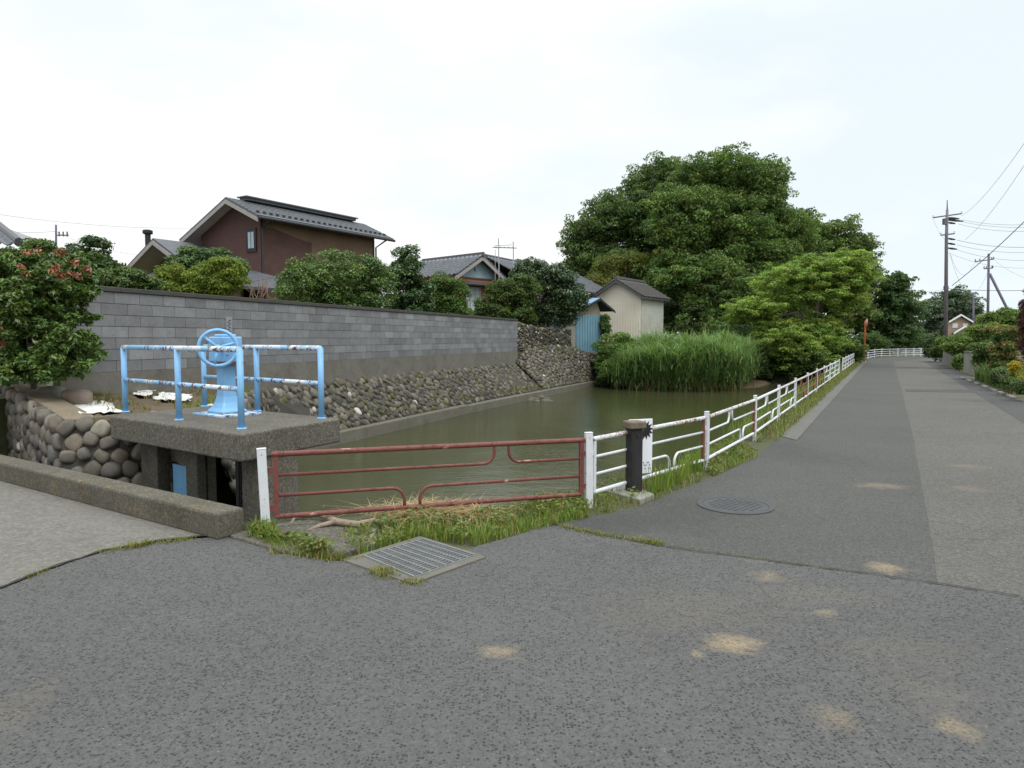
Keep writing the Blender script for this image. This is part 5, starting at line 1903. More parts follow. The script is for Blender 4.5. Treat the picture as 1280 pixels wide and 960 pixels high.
# reeds
def blades(n, root_fn, height, width, base, rng, bend=.35, seg=3, straw=0.0, strawc=(.30, .24, .11), lie=1.0, hmod=None):
    """curved grass blades as strips; root_fn(n) gives their feet"""
    p = root_fn(n)
    h = height[0] + (height[1] - height[0]) * rng.random(n)
    if hmod: h = h * hmod(p)
    az = rng.uniform(0, 2 * math.pi, n)
    dirv = np.stack([np.cos(az), np.sin(az), np.zeros(n)], 1)
    side = np.stack([-np.sin(az), np.cos(az), np.zeros(n)], 1)
    bd = bend * rng.uniform(.2, 1.5, n)
    rows = []
    for k_ in range(seg + 1):
        t = k_ / seg
        c = p + np.array([0, 0, 1])[None] * (h * (t - .32 * bd * t * t) * lie)[:, None] + dirv * (h * bd * t * t)[:, None]
        w = width * (1 - t ** 1.5 * .92) * rng.uniform(.8, 1.2, n)
        rows.append(np.stack([c - side * w[:, None] * .5, c + side * w[:, None] * .5], 1))
    A = np.stack(rows, 1)                       # n, seg+1, 2, 3
    V = A.reshape(-1, 3)
    m_ = (seg + 1) * 2
    q = np.concatenate([np.array([2 * k_, 2 * k_ + 1, 2 * k_ + 3, 2 * k_ + 2]) for k_ in range(seg)])
    F = (np.arange(n)[:, None] * m_ + q[None]).ravel()
    T_ = np.array(base)[None] * rng.uniform(.6, 1.4, n)[:, None]
    T_[:, 0] *= rng.uniform(.85, 1.3, n)
    m2 = rng.random(n) < straw
    T_[m2] = np.array(strawc)[None] * rng.uniform(.6, 1.3, m2.sum())[:, None]
    T_ = np.repeat(T_, seg, 0)
    return V, F, T_


rng = np.random.default_rng(9)
reed_poly = [(768, 790), (935, 938)]


def reed_feet(n):
    t = rng.random(n); s = rng.random(n)
    a = np.array([5.9, 36.9]); c = np.array([11.2, 36.2])
    front = a[None] * (1 - t[:, None]) + c[None] * t[:, None]
    front[:, 1] -= 1.5 * np.sin(t * math.pi) ** .8
    back = np.array([[6.9, 41.0]]) * (1 - t[:, None]) + np.array([[13.8, 41.0]]) * t[:, None]
    q = front * (1 - s[:, None]) + back * s[:, None]
    q += rng.normal(size=(n, 2)) * np.array([[.38, .16]])
    return np.concatenate([q, np.full((n, 1), -1.05) + s[:, None] * .5], 1)


class Cat:
    def __init__(self): self.V, self.F, self.T, self.n = [], [], [], 0

    def add(self, V, F, T_):
        self.V.append(V); self.F.append(F + self.n); self.T.append(T_); self.n += len(V)

    def build(self, name, mat, parent=None):
        return np_mesh(name, np.concatenate(self.V), np.concatenate(self.F), 4, np.clip(np.concatenate(self.T), 0, 1), mat, parent)


def reed_h(p):
    x, y = p[:, 0], p[:, 1]
    e_ = np.clip((x - 5.2) / 2.2, 0, 1) * np.clip((13.6 - x + (y - 36) * .35) / 2.0, 0, 1)
    return .80 * (.50 + .50 * e_ ** .8) * (1 + .12 * np.sin(x * 1.7 + y * .8) + .10 * np.sin(x * 4.3 - y * 2.2) + .08 * np.sin(x * 9 + y * 6))


cat = Cat()
V, F, T_ = blades(3000, reed_feet, (1.2, 3.25), .03, (.10, .175, .055), rng, .34, 4, hmod=reed_h)
cat.add(V, F, T_)
# leaves leaving the stems at all heights
for lo, hi, cc in ((.1, 1.1, (.125, .215, .070)), (.9, 2.0, (.150, .270, .092)), (1.4, 2.3, (.170, .285, .105))):
    def lf(n, lo=lo, hi=hi):
        f = reed_feet(n); f[:, 2] += rng.uniform(lo, hi, n) * reed_h(f); return f
    V, F, T_ = blades(12500, lf, (.45, 1.2), .05, cc, rng, 1.25, 4, straw=.06)
    cat.add(V, F, T_)
def lf(n):
    f = reed_feet(n)
    f[:, 1] -= .1
    return f
V, F, T_ = blades(2500, lf, (.5, 1.0), .03, (.15, .11, .05), rng, .6, 3, straw=.6)
cat.add(V, F, T_)
tag(cat.build('reeds', M['grass']), kind='stuff')
# muddy shore below the reeds
b = MB()
pts = []
shore = [(LC.x - .4, LC.y - .2), (6.6, 36.6), (8.2, 34.9), (10, 34.2), (11.8, 34.9), (13.2, 36.6), (15, 42), (8, 44)]
bk_ = [(6.0, 40.6), (8.5, 42.6), (13.8, 46.2), (17.2, 47.2)]
fr_ = [(LC.x - .4, LC.y - .2), (7.0, 35.6), (12.0, 35.4), (15.6, 41.5)]
mid_ = [((a[0] * .45 + c[0] * .55), (a[1] * .45 + c[1] * .55)) for a, c in zip(fr_, bk_)]
vs = [(x, y, -1.12) for x, y in fr_] + [(x, y, -.72) for x, y in mid_] + [(x, y, .02) for x, y in bk_]
b.add(vs, [(i + r * 4, i + 1 + r * 4, i + 5 + r * 4, i + 4 + r * 4) for r in (0, 1) for i in range(3)])
tag(b.build('mud_shore', M['soil']), kind='structure')

tree('shore_bush', 'bright green bush between the blue hut and the reeds', [E(772, 438, 39.5, 32, 24, 1.2), E(790, 446, 39.5, 22, 24, 1.2), E(758, 456, 39.3, 16, 18, .8), E(775, 460, 38.6, 26, 20, .8)], 110, (.28, .55), 44000, .11, (.135, .215, .05), gpt(775, 41, -.5), 75, None, .7, cat='bush', r0=.06)
tree('shore_bush', 'low paler bush at the water edge below the blue hut', [E(772, 470, 37.8, 24, 18, .8), E(797, 472, 37.0, 22, 18, .8), E(754, 476, 38.6, 10, 12, .5)], 40, (.2, .4), 20000, .11, (.12, .18, .05), gpt(780, 38.2, -.9), 76, None, .7, cat='bush', r0=.05)
tree('leafy_climber', 'climbing plant with round leaves between the blue hut and the cream shed', [E(757, 408, 41, 7, 16, .5)], 20, (.15, .3), 3000, .13, (.09, .15, .045), gpt(757, 41.2, .5), 77, None, .8, cat='plant', r0=.03)
# flat white slab by the shore
o = MB(); c_ = at(750, 450, 39.6); o.box((0, 0, 0), (1.1, .5, .10), .4); o = o.build('concrete_slab', M['low_wall'], bevel=.01)
o.location = c_
tag(o, 'pale concrete slab jutting from the bank below the blue hut', 'slab')

# ------------------------------------------------------------------ grass
rng = np.random.default_rng(19)


def band_feet(A, B, w0, w1, dens_pow=1.0):
    """feet between two polylines given as lists of points (left, right)"""
    La = [np.array(p)[:2] for p in A]; Lb = [np.array(p)[:2] for p in B]
    seg = np.array([np.linalg.norm(La[i + 1] - La[i]) * (np.linalg.norm(Lb[i] - La[i]) + np.linalg.norm(Lb[i + 1] - La[i + 1])) for i in range(len(La) - 1)])
    pr_ = seg / seg.sum()

    def fn(n):
        i = rng.choice(len(pr_), n, p=pr_)
        t = rng.random(n)[:, None]; s = rng.random(n)[:, None]
        La_ = np.array(La); Lb_ = np.array(Lb)
        a = La_[i] * (1 - t) + La_[i + 1] * t
        c = Lb_[i] * (1 - t) + Lb_[i + 1] * t
        q = a * (1 - s) + c * s
        return np.concatenate([q, np.full((n, 1), -.01)], 1)
    return fn


cat = Cat()
G1 = (.155, .235, .042)
# in front of the red panel
fA = band_feet([gp(420, 672), gp(500, 655), gp(620, 640), gp(735, 622)], [gp(450, 696), gp(520, 672), gp(600, 681), gp(735, 648)], 0, 0)
V, F, T_ = blades(4600, fA, (.03, .15), .009, G1, rng, .5, 3, straw=.14); cat.add(V, F, T_)
fA = band_feet([gp(310, 664), gp(350, 678), gp(400, 690)], [gp(312, 676), gp(352, 693), gp(440, 702)], 0, 0)
V, F, T_ = blades(1300, fA, (.03, .13), .009, G1, rng, .6, 3, straw=.25); cat.add(V, F, T_)
fA = band_feet([gp(318, 664), gp(335, 668)], [gp(322, 676), gp(352, 684)], 0, 0)
V, F, T_ = blades(420, fA, (.08, .22), .010, G1, rng, .7, 3); cat.add(V, F, T_)
# between fence and asphalt, p2 .. p4
fA = band_feet([p2 + Vector((-.1, .3, 0)), p2.lerp(p3, .5) + FN * -.3, p3 + FN * -.35, fl(0, -.35)], [gp(745, 644), gp(818, 628), gp(893, 594), gp(950, 572)], 0, 0)
V, F, T_ = blades(2700, fA, (.03, .14), .009, G1, rng, .6, 3, straw=.28); cat.add(V, F, T_)
fA = band_feet([gp(805, 622), gp(845, 606), gp(880, 586)], [gp(812, 619), gp(850, 603), gp(880, 580)], 0, 0)
V, F, T_ = blades(300, fA, (.2, .38), .013, (.18, .27, .05), rng, .25, 3); cat.add(V, F, T_)
fA = band_feet([fl(t, -.4) for t in (0, 5, 12, 20, 30, 40, 50)], [fl(t, .38) for t in (0, 5, 12, 20, 30, 40, 50)], 0, 0)
V, F, T_ = blades(13000, fA, (.05, .20), .014, (.15, .20, .048), rng, .5, 2, straw=.30); cat.add(V, F, T_)
fA = band_feet([fl(t, -.5) for t in (0, 5, 12, 20, 30, 40)], [fl(t, -.1) for t in (0, 5, 12, 20, 30, 40)], 0, 0)
V, F, T_ = blades(3600, fA, (.10, .34), .013, (.16, .24, .05), rng, .35, 3, straw=.08); cat.add(V, F, T_)
# weeds in the seams and round the grate
def seam_feet(pix, w):
    pts = [np.array(gp(*p)) for p in pix]
    def fn(n):
        i = rng.integers(0, len(pts) - 1, n); t = rng.random(n)[:, None]
        P_ = np.array(pts)
        q = P_[i] * (1 - t) + P_[i + 1] * t
        q[:, :2] += rng.normal(size=(n, 2)) * w
        q[:, 2] = 0.005
        return q
    return fn
for pix, n_, w_, h_ in (([(700, 660), (750, 670), (830, 682)], 500, .03, (.015, .05)), ([(830, 682), (1060, 716)], 120, .02, (.01, .03)), ([(805, 678), (825, 682)], 160, .03, (.02, .05)),
                        ([(120, 694), (180, 682), (240, 676)], 260, .025, (.02, .06)), ([(35, 724), (60, 714)], 90, .02, (.015, .05)), ([(470, 716), (490, 722)], 220, .035, (.03, .08)),
                        ([(505, 730), (525, 731)], 130, .03, (.02, .05)), ([(430, 704), (455, 700)], 60, .02, (.02, .05)), ([(160, 688), (190, 681)], 120, .02, (.03, .08)), ([(340, 690), (420, 702)], 300, .04, (.02, .07))):
    V, F, T_ = blades(n_, seam_feet(pix, w_), h_, .008, (.17, .20, .045), rng, .7, 2, straw=.2); cat.add(V, F, T_)
# revetment greenery and the berm
for pix, z0, n_, h_ in (([(650, 427), (690, 431), (740, 432)], 1.15, 2600, (.15, .4)),):
    def fn(n):
        t = rng.random(n)
        a = np.array(t4[0] + Vector((LA.x, LA.y, 0))); a2 = np.array(t4[2] + Vector((LA.x, LA.y, 0)))
        c = np.array(t3[1] + Vector((LA.x, LA.y, 0))); c2 = np.array(t3[3] + Vector((LA.x, LA.y, 0)))
        s = rng.random(n)[:, None]; t = t[:, None]
        q = (a * (1 - t) + a2 * t) * (1 - s) + (c * (1 - t) + c2 * t) * s
        q[:, 2] = c[2] * (1 - t[:, 0]) + c2[2] * t[:, 0] - .05
        return q
    V, F, T_ = blades(n_, fn, h_, .03, (.14, .20, .045), rng, .5, 2, straw=.15); cat.add(V, F, T_)
def moss_feet(n):
    Y = rng.uniform(17, 39.5, n)
    out = []
    for y in Y:
        q = ledge_pt(y) - WN * rng.uniform(.22, .55); out.append((q.x, q.y, -.72 + rng.uniform(0, .25)))
    return np.array(out)
V, F, T_ = blades(1500, moss_feet, (.06, .2), .035, (.14, .17, .03), rng, .7, 2); cat.add(V, F, T_)
def yard_feet(n):
    t = rng.random(n)[:, None]
    a = np.array(S4 + Vector((-.1, -.1, 0))); c = np.array(S5 + Vector((-.2, 0, 0)))
    q = a * (1 - t) + c * t
    q[:, :2] += rng.normal(size=(n, 2)) * .12
    return q
V, F, T_ = blades(500, yard_feet, (.05, .16), .012, (.15, .20, .045), rng, .6, 2); cat.add(V, F, T_)
def yard_feet2(n):
    i = rng.integers(2, 5, n); t = rng.random(n)[:, None]; s_ = (rng.random(n) ** .6)[:, None]
    A_ = np.array([tuple(v) for v in ya]); B_ = np.array([tuple(v) for v in yb])
    q = (A_[i] * (1 - t) + A_[i + 1] * t) * (1 - s_) + (B_[i] * (1 - t) + B_[i + 1] * t) * s_
    k_ = np.sin(q[:, 0] * 5.1) * np.sin(q[:, 1] * 4.3 + 1) > .1
    q = q[k_]; q[:, 2] -= .02
    return q if len(q) == n else q[rng.integers(0, len(q), n)]
V, F, T_ = blades(1600, yard_feet2, (.03, .12), .012, (.14, .17, .045), rng, .8, 2, straw=.35); cat.add(V, F, T_)
wc_ = []
for fn_, n_ in ((band_feet([gp(420, 672), gp(500, 655), gp(620, 640), gp(735, 622)], [gp(450, 696), gp(520, 672), gp(600, 681), gp(735, 648)], 0, 0), 70),
                (band_feet([p2 + Vector((-.1, .3, 0)), p3 + FN * -.35, fl(0, -.35)], [gp(745, 644), gp(893, 594), gp(950, 572)], 0, 0), 90),
                (band_feet([fl(t, -.3) for t in (0, 10, 25, 45)], [fl(t, .36) for t in (0, 10, 25, 45)], 0, 0), 260),
                (band_feet([gp(310, 664), gp(400, 690)], [gp(312, 676), gp(440, 702)], 0, 0), 30)):
    f_w = fn_(n_); f_w[:, 2] = rng.uniform(.02, .09, n_); wc_.append(f_w)
wc_ = np.concatenate(wc_)
V, T_ = cluster_leaves(wc_, rng.uniform(.04, .12, len(wc_)), 9000, .045, (.13, .18, .04), rng, flat=.6, var=.4, alt=(.28, .20, .09), altp=.18)
cat.add(V, np.arange(len(V)), T_)
tag(cat.build('grass', M['grass']), kind='stuff')
# straw heap and driftwood
cat = Cat()
def straw_feet(n):
    c = np.array(gp(545, 648)); q = np.repeat(c[None], n, 0)
    q[:, 0] += rng.normal(size=n) * .24; q[:, 1] += rng.normal(size=n) * .10; q[:, 2] = rng.uniform(0, .10, n)
    return q
V, F, T_ = blades(1500, straw_feet, (.15, .36), .009, (.46, .38, .20), rng, 1.5, 4, lie=.22); cat.add(V, F, T_)
o = cat.build('straw_heap', M['grass'])
tag(o, 'heap of dry yellow straw under the rust red fence panel', 'straw')
b = MB()
d0 = gp(355, 652)
Z = lambda px, py, z: gp(px, py, z) - d0
b.tube([Z(372, 645, .06), Z(400, 642, .09), Z(420, 652, .07), Z(448, 656, .06), Z(480, 648, .05), Z(500, 656, .03)], [.022, .028, .033, .032, .026, .018], 8)
b.tube([Z(420, 652, .07), Z(400, 657, .05), Z(384, 664, .02)], [.024, .02, .016], 7)
b.tube([Z(360, 662, .0), Z(368, 648, .05), Z(385, 643, .08), Z(402, 642, .09)], [.012, .016, .02, .02], 7)
b.tube([Z(470, 652, .05), Z(490, 662, .04)], [.018, .01], 6)
o = b.build('driftwood_branch', M['driftwood'], smooth=True); o.location = d0
tag(o, 'forked pale driftwood branch lying below the left end of the red panel', 'branch')
b = MB(); d0 = gp(462, 678)
b.tube([gp(455, 684, .01) - d0, gp(468, 664, .05) - d0], [.024, .02], 8)
o = b.build('wood_stick', M['driftwood'], smooth=True); o.location = d0
tag(o, 'short broken stick lying in the grass beside the drain grate', 'stick')

# ------------------------------------------------------------------ yard clutter
def crumpled(name, pix, z, label, seed):
    rng_ = np.random.default_rng(seed)
    poly = [gp(px, py, z) for px, py in pix]
    c = sum(poly, Vector()) / len(poly)
    b = MB(); n = 12
    vs = []
    for i in range(n + 1):
        for j in range(n + 1):
            u_, v_ = i / n, j / n
            q = (poly[0].lerp(poly[1], u_)).lerp(poly[3].lerp(poly[2], u_), v_) - c
            q.z = .015 + .02 * math.sin(i * 1.1 + j * .7 + seed) ** 2 + abs(rng_.normal()) * .005
            q.x += rng_.normal() * .010 + .03 * math.sin(j * .9 + seed); q.y += rng_.normal() * .010 + .03 * math.sin(i * 1.3)
            vs.append(q)
    fs = [(i * (n + 1) + j, (i + 1) * (n + 1) + j, (i + 1) * (n + 1) + j + 1, i * (n + 1) + j + 1) for i in range(n) for j in range(n)]
    b.add(vs, fs)
    o = b.build(name, M['white_sheet'], smooth=True); o.location = c
    s = o.modifiers.new('thickness', 'SOLIDIFY'); s.thickness = .006
    tag(o, label, 'sheet', 'white sheets on the yard soil')


crumpled('ground_sheet', [(84, 520), (152, 517), (132, 503), (68, 502)], .655, 'large white sheet lying on the cobble wall corner beside the platform', 1)
crumpled('ground_sheet', [(190, 501), (236, 503), (240, 495), (200, 492)], .655, 'white sheet on the soil behind the left part of the front railing', 2)
crumpled('ground_sheet', [(168, 495), (186, 497), (192, 490), (172, 489)], .665, 'small white sheet scrap on the brown soil below the block wall', 3)
for i, (px, py, s, colr, lab) in enumerate([(63, 497, .26, (.16, .165, .13), 'large grey green boulder under the hedge'), (97, 499, .22, (.26, .20, .16), 'pinkish boulder beside the white sheet'), (300, 508, .14, (.2, .19, .17), 'grey stone behind the platform railing')]):
    q = gp(px, py + 4, .70)
    rn = np.random.default_rng(80 + i)
    v = rough_stone(rn, ICO3, .16) * s * .8 * np.array([1.1, .9, .8])
    b = MB(); b.add([tuple(p) for p in v], [tuple(f) for f in ICO3[1]], colr)
    o = b.build('boulder', M['boulder'], smooth=True, tinted=True); o.location = q + Vector((0, 0, .06))
    tag(o, lab, 'boulder')

# ------------------------------------------------------------------ right side of the road
cn = at(1224, 471, 29.5); cf = at(1178, 458, 42.0)
W0, W1 = fl(26.5, 6.35), fl(16.6, 6.1)
w0 = gp(1224, 471); w1 = gp(1204, 465); w2 = gp(1193, 461); w3 = gp(1178, 456)
root = empty('garden_wall', w0)
tag(root, 'low pale concrete garden wall along the right side of the road', 'wall')
b = MB()
for a, c, h in ((w0, w1, .98), (w2, w3, .95)):
    d = (c - a).normalized(); nn = Vector((d.y, -d.x, 0))
    q = [a, c, c + nn * .18, a + nn * .18]
    b.prism([((v - w0).x, (v - w0).y) for v in q], -.05, h)
d = (w1 - w0).normalized(); nn = Vector((d.y, -d.x, 0))
q = [w0 + d * .002, w0 + nn * 2.4, w0 + nn * 2.4 + d * .18, w0 + d * .18]
b.build('wall_panel', M['low_wall'], root)
b = MB()
for a, c, h in ((w0, w1, .98), (w2, w3, .95)):
    d = (c - a).normalized(); nn = Vector((d.y, -d.x, 0))
    q = [a - nn * .03 - d * .03, c - nn * .03, c + nn * .21, a + nn * .21 - d * .03]
    b.prism([((v - w0).x, (v - w0).y) for v in q], h + .001, h + .06)
b.build('coping', M['base_conc'], root)
es = [(1264, 498), (1252, 493.5), (1241, 489), (1231, 485), (1221, 481), (1212, 477.5), (1203, 474)]
for i, (px, py) in enumerate(es):
    q = gp(px, py)
    b = MB(); b.box((0, 0, .02), (.95, .13, .12), 0)
    o = b.build('edging_stone', M['edge_stone'], bevel=.02)
    o.location = q; o.rotation_euler = (0, 0, math.atan2(FD.y, FD.x))
    ordn = ['nearest', 'second', 'third', 'fourth', 'fifth', 'sixth', 'farthest'][i]
    tag(o, 'pale edging stone along the right road edge, %s of the row from the camera' % ordn, 'edging stone', 'edging stones along the right road edge')
q = gp(1278, 492)
b = MB(); b.box((0, 0, .20), (.22, .3, .42), .5)
o = b.build('stone_post', M['low_wall'], bevel=.03); o.location = q
tag(o, 'short mossy stone block at the right edge below the purple conifer', 'stone')
tree('purple_conifer', 'dark purple brown conifer cut by the right edge of the picture', [E(1288, 400, 17.5, 17, 40, .35), E(1292, 375, 17.5, 14, 22, .3), E(1286, 430, 17.5, 15, 26, .35)], 60, (.07, .15), 16000, .06, (.085, .038, .034), gpt(1288, 17.6), 90, None, 1.2, cat='conifer', r0=.04, aspect=.3)
tree('roadside_hedge', 'dark rounded hedge at the far bend on the right road side', [E(1168, 436, 50, 12, 18, 1.0), E(1178, 440, 47, 12, 14, 1.0)], 50, (.25, .5), 14000, .14, (.065, .105, .034), gpt(1170, 50), 91, None, .8, cat='hedge', r0=.06)
tree('roadside_shrub', 'bright green shrub growing over the gap in the low concrete wall', [E(1198, 432, 38, 26, 16, 1.2), E(1200, 450, 36, 10, 14, .6), E(1215, 425, 38, 20, 12, 1.0)], 70, (.2, .45), 24000, .10, (.125, .195, .042), gpt(1200, 38), 92, None, .7, cat='shrub', r0=.05)
tree('roadside_shrub', 'tall light green bush below the second utility pole on the right', [E(1250, 402, 33, 26, 16, 1.2), E(1262, 395, 33, 18, 12, 1.0), E(1236, 415, 32, 26, 14, 1.2)], 70, (.2, .45), 24000, .10, (.135, .20, .045), gpt(1250, 33.5), 93, None, .7, cat='shrub', r0=.05)
tree('roadside_shrub', 'green garden bush between the low wall and the strap leaved plants', [E(1240, 435, 27, 22, 16, .9), E(1262, 430, 25, 18, 18, .8), E(1230, 448, 28, 14, 14, .7)], 60, (.15, .35), 22000, .085, (.095, .155, .042), gpt(1245, 27.5), 94, None, .7, cat='shrub', r0=.04, alt=(.35, .35, .38), altp=.03)
tree('azalea_shrub', 'flowering shrub with red and pink blooms near the right edge', [E(1260, 415, 24, 18, 9, .6), E(1240, 413, 25, 10, 6, .5), E(1256, 436, 24, 20, 18, .6), E(1258, 458, 24, 18, 18, .6)], 60, (.12, .25), 16000, .08, (.11, .17, .045), gpt(1256, 24.5), 95, None, .8, cat='shrub', r0=.03, alt=(.60, .10, .08), altp=.16, alt_up=True)
tree('yellow_shrub', 'small golden yellow shrub at the foot of the purple conifer', [E(1268, 459, 20, 8, 8, .2), E(1269, 474, 20, 8, 12, .25), E(1268, 486, 20, 8, 10, .25)], 40, (.06, .12), 5000, .05, (.34, .28, .02), gpt(1268, 20.1), 96, None, .9, cat='shrub', r0=.02)
cat = Cat()
def strap_feet(n):
    a = np.array(gp(1228, 476)); c = np.array(gp(1272, 491)); t = rng.random(n)[:, None]
    q = a * (1 - t) + c * t
    q[:, 0] += rng.uniform(.1, 1.1, n); q[:, 1] += rng.uniform(-.1, .7, n); q[:, 2] = 0
    return q
V, F, T_ = blades(2600, strap_feet, (.45, 1.0), .045, (.12, .19, .055), rng, .7, 4, straw=.05); cat.add(V, F, T_)
tag(cat.build('strap_leaf_border', M['grass']), 'border of green strap leaved plants beside the edging stones', 'plants')
tree('garden_plants', 'mixed low leafy plants in the bed in front of the purple conifer', [E(1278, 484, 18.4, 14, 12, .4), E(1250, 470, 22, 14, 12, .5), E(1262, 478, 20, 12, 10, .4)], 40, (.1, .25), 12000, .07, (.085, .135, .04), gpt(1264, 20), 97, None, .7, cat='plants', r0=.02)
tree('field_hedge', 'long low hedge line beyond the far fence at the end of the road', [E(1150, 428, 115, 16, 7), E(1165, 425, 118, 14, 9), E(1135, 426, 115, 14, 8), E(1185, 425, 112, 20, 8), E(1230, 418, 115, 40, 14), E(1270, 415, 115, 30, 16)], 80, (.5, 1.1), 24000, .3, (.09, .13, .055), gpt(1175, 116), 98, None, .8, cat='hedge', r0=.1)

# ------------------------------------------------------------------ poles and wires
def curve_wire(p, q, sag, r_, name, mat, label, cat='cable', group=None, n=14):
    b = MB()
    pts = [p.lerp(q, i / n) - Vector((0, 0, sag * 4 * (i / n) * (1 - i / n))) - p for i in range(n + 1)]
    b.tube(pts, r_, 5, caps=False)
    o = b.build(name, mat); o.location = p
    tag(o, label, cat, group)
    return o


def K(px, py, Y, o): return at(px, py, Y) - o


PY = 60.0
pb = at(1183, 423, PY); pb.z = 0
root = empty('utility_pole', pb)
tag(root, 'tall concrete utility pole with crossarms and many wires, right of the road', 'utility pole')
b = MB(); b.tube([Vector((0, 0, -.1)), K(1183, 300, PY, pb), K(1184, 262, PY, pb)], [.17, .13, .10], 12)
b.build('pole', M['pole'], root, smooth=True)
b = MB(); b.tube([K(1184, 263, PY, pb), K(1184, 250, PY, pb)], [.06, .03], 6)
b.build('pole_cap', M['pole_brown'], root)
for (x0, y0, x1, y1) in ((1166.5, 272, 1202, 267), (1176, 294, 1193, 292)):
    b = MB(); b.tube([K(x0, y0, PY, pb), K(x1, y1, PY, pb)], .055, 6)
    ca = b.build('crossarm', M['pole_brown'], root)
    b = MB()
    for t in (0, .5, 1):
        c_ = K(x0, y0, PY, pb).lerp(K(x1, y1, PY, pb), t)
        b.lathe([(.04, 0), (.08, .05), (.05, .1), (.09, .16), (.04, .24)], c_, 8)
    b.build('insulator', M['white_trim'], ca)
for (px, py) in ((1190, 274), (1195, 273), (1200, 276), (1190, 279), (1190, 299), (1190, 305), (1192, 311)):
    b = MB()
    a, c = K(1184, py - 1, PY, pb), K(px + 4, py + .5, PY, pb)
    b.tube([a, a.lerp(c, .5), c], [.05, .09, .05], 6)
    b.build('strain_insulator', M['dark_steel'], root)
b = MB()
b.box(K(1181, 277, PY, pb), (.26, .28, .5)); b.box(K(1182.5, 360, PY, pb), (.26, .32, .35))
b.build('junction_box', M['pole_brown'], root)

P2Y = 74.0
pb2 = at(1235, 423, P2Y); pb2.z = 0
root = empty('utility_pole', pb2)
tag(root, 'dark slimmer utility pole with a leaning brace standing above the bushes', 'utility pole')
b = MB(); b.tube([Vector((0, 0, -.1)), K(1236, 317, P2Y, pb2)], [.15, .11], 10)
b.build('pole', M['pole_brown'], root, smooth=True)
b = MB(); b.tube([K(1237, 342, P2Y, pb2), K(1266, 400, P2Y - 1, pb2), Vector((K(1290, 450, P2Y - 1, pb2).x, -1, 0))], .13, 8)
b.build('brace', M['pole_brown'], root, smooth=True)
for (x0, y0, x1, y1) in ((1219, 327, 1242, 324), (1230, 336, 1241, 335)):
    b = MB(); b.tube([K(x0, y0, P2Y, pb2), K(x1, y1, P2Y, pb2)], .055, 6)
    for t in (0, .25, .9, 1): b.tube([K(x0, y0, P2Y, pb2).lerp(K(x1, y1, P2Y, pb2), t), K(x0, y0, P2Y, pb2).lerp(K(x1, y1, P2Y, pb2), t) + Vector((0, 0, .25))], .05, 6)
    b.build('crossarm', M['pole_brown'], root)
P3Y = 110.0
for nm, px, py, Y, lab in (('utility_pole', 1217, 366, 120.0, 'small far utility pole between the distant tree and the second pole'), ('utility_pole', 70, 281, 60.0, 'thin utility pole with insulators rising behind the hedge on the left')):
    pb3 = at(px, 423, Y); pb3.z = 0
    root = empty(nm, pb3)
    tag(root, lab, 'utility pole')
    b = MB(); b.tube([Vector((0, 0, -.1)), K(px, py, Y, pb3)], [.2 if Y > 70 else .12, .13 if Y > 70 else .08], 8)
    b.build('pole', M['pole_brown'], root, smooth=True)
    b = MB()
    if Y < 70:
        b.tube([K(70, 294, Y, pb3), K(86, 294, Y, pb3)], .05, 6)
        for x in (74, 79, 84): b.lathe([(.06, -.2), (.06, .2)], K(x, 292.5, Y, pb3), 8)
    else: b.tube([K(px - 4, py + 5, Y, pb3), K(px + 4, py + 5, Y, pb3)], .06, 6)
    b.build('crossarm', M['pole_brown'], root)

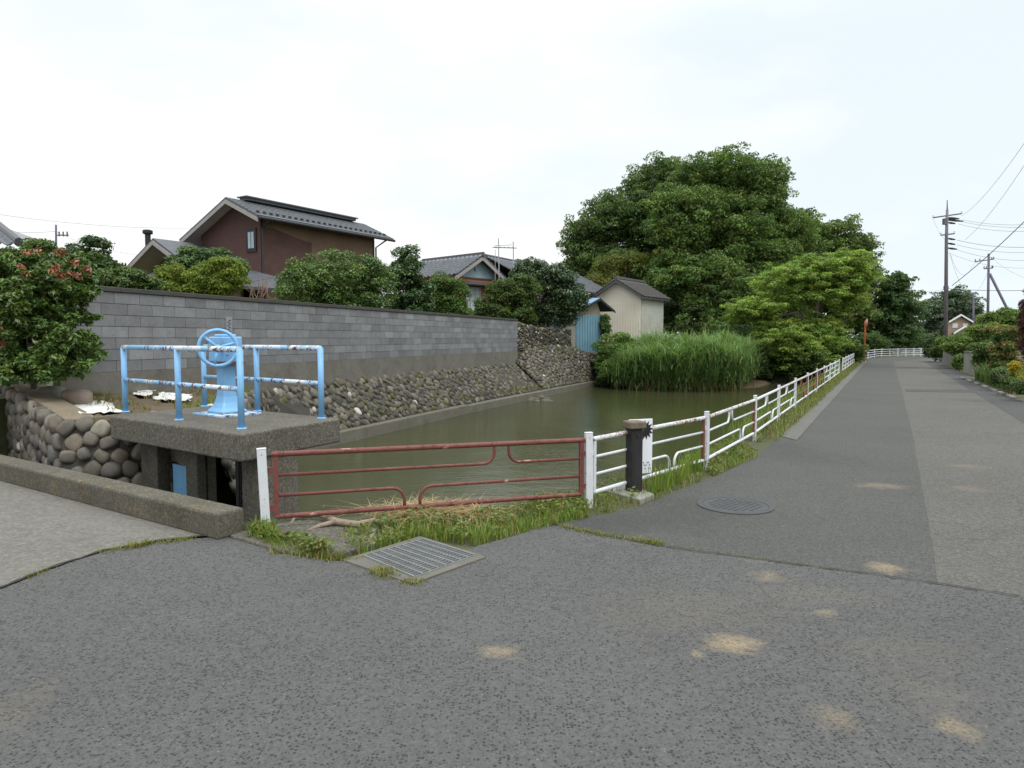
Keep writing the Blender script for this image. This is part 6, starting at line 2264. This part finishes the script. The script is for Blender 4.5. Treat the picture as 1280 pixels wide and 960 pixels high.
wires = [
    ((1204, 275, PY), (1330, 277, 44), .3, .016, 'upper power cable leaving the tall pole to the right'),
    ((1204, 277.5, PY), (1330, 281, 46), .3, .016, 'second power cable below the upper one on the tall pole'),
    ((1198, 280, PY), (1330, 285, 48), .4, .016, 'third power cable under the pair leaving the tall pole'),
    ((1196, 300, PY), (1330, 305, 50), .4, .022, 'first cable of the middle bundle right of the tall pole'),
    ((1196, 306, PY), (1330, 312, 50), .4, .016, 'second cable of the middle bundle right of the tall pole'),
    ((1196, 312, PY), (1330, 322, 50), .5, .016, 'lowest cable of the middle bundle right of the tall pole'),
    ((1186, 316, PY), (1330, 330, 50), .7, .012, 'thin slack cable under the middle bundle'),
    ((1202, 270, PY), (1300, 150, 30), .5, .014, 'power cable rising steeply to the upper right corner, left of its pair'),
    ((1206, 300, PY), (1310, 160, 30), .5, .014, 'power cable rising steeply to the upper right, right of its pair'),
    ((1190, 357, PY), (1320, 237, 42), .25, .038, 'thick black cable climbing diagonally past the second pole'),
    ((1186, 361, PY), (1330, 361, 52), .15, .028, 'level telephone cable low on the tall pole'),
    ((1146, 363, 120), (1183, 361, PY), .2, .014, 'faint cable running left from the tall pole to the trees'),
    ((1166.5, 273, PY), (1182, 300, PY - .3), .25, .010, 'slack jumper wire hanging from the left end of the crossarm'),
    ((1188, 318, PY), (1219, 326, P2Y), 1.6, .012, 'sagging service wire between the tall pole and the second pole'),
    ((1187, 316, PY), (1236, 336, P2Y), 3.0, .012, 'most deeply sagging wire between the tall pole and the second pole'),
    ((1242, 324, P2Y), (1330, 352, 60), .8, .012, 'drooping service wire leaving the second pole to the right'),
]
for a, c, sag, r_, lab in wires:
    curve_wire(at(*a), at(*c), sag, r_ * .7, 'overhead_cable', M['wire'], lab, 'cable', 'overhead cables on the right')
curve_wire(at(-60, 259, 40), at(240, 285, 52), .35, .012, 'overhead_cable', M['wire_pale'], 'pale cable crossing the sky from the left edge to the maroon house', 'cable', 'overhead cables on the left')
curve_wire(at(-30, 284, 44), at(70, 289, 60), .2, .012, 'overhead_cable', M['wire'], 'dark cable ending at the thin pole behind the hedge', 'cable', 'overhead cables on the left')
curve_wire(at(70, 290, 60), at(200, 320, 60), .5, .014, 'overhead_cable', M['wire_pale'], 'thin pale cable from the thin pole toward the flue', 'cable', 'overhead cables on the left')

# orange road mirror pole
ob = gp(1080, 452.5)
root = empty('road_mirror', ob)
tag(root, 'orange post of a road mirror seen from the side at the bend', 'road mirror')
oY = ob.y
b = MB(); b.tube([Vector((0, 0, -.05)), K(1081.5, 405, oY, ob), K(1082, 401.5, oY, ob)], .062, 10)
b.build('post', M['orange'], root, smooth=True)
b = MB()
cm = K(1083.2, 404, oY, ob)
b.lathe([(.05, -.07), (.24, -.05), (.26, -.02), (.26, .02), (.2, .04), (.05, .05)], (0, 0, 0), 20)
mo = b.build('mirror', M['mirror_back'], root, smooth=False)
mo.location = cm
mo.rotation_euler = (R(90), 0, R(74))
b = MB(); b.lathe([(.265, -.03), (.285, -.03), (.285, .03), (.265, .03)], (0, 0, 0), 20)
hd = b.build('mirror_rim', M['orange'], mo)
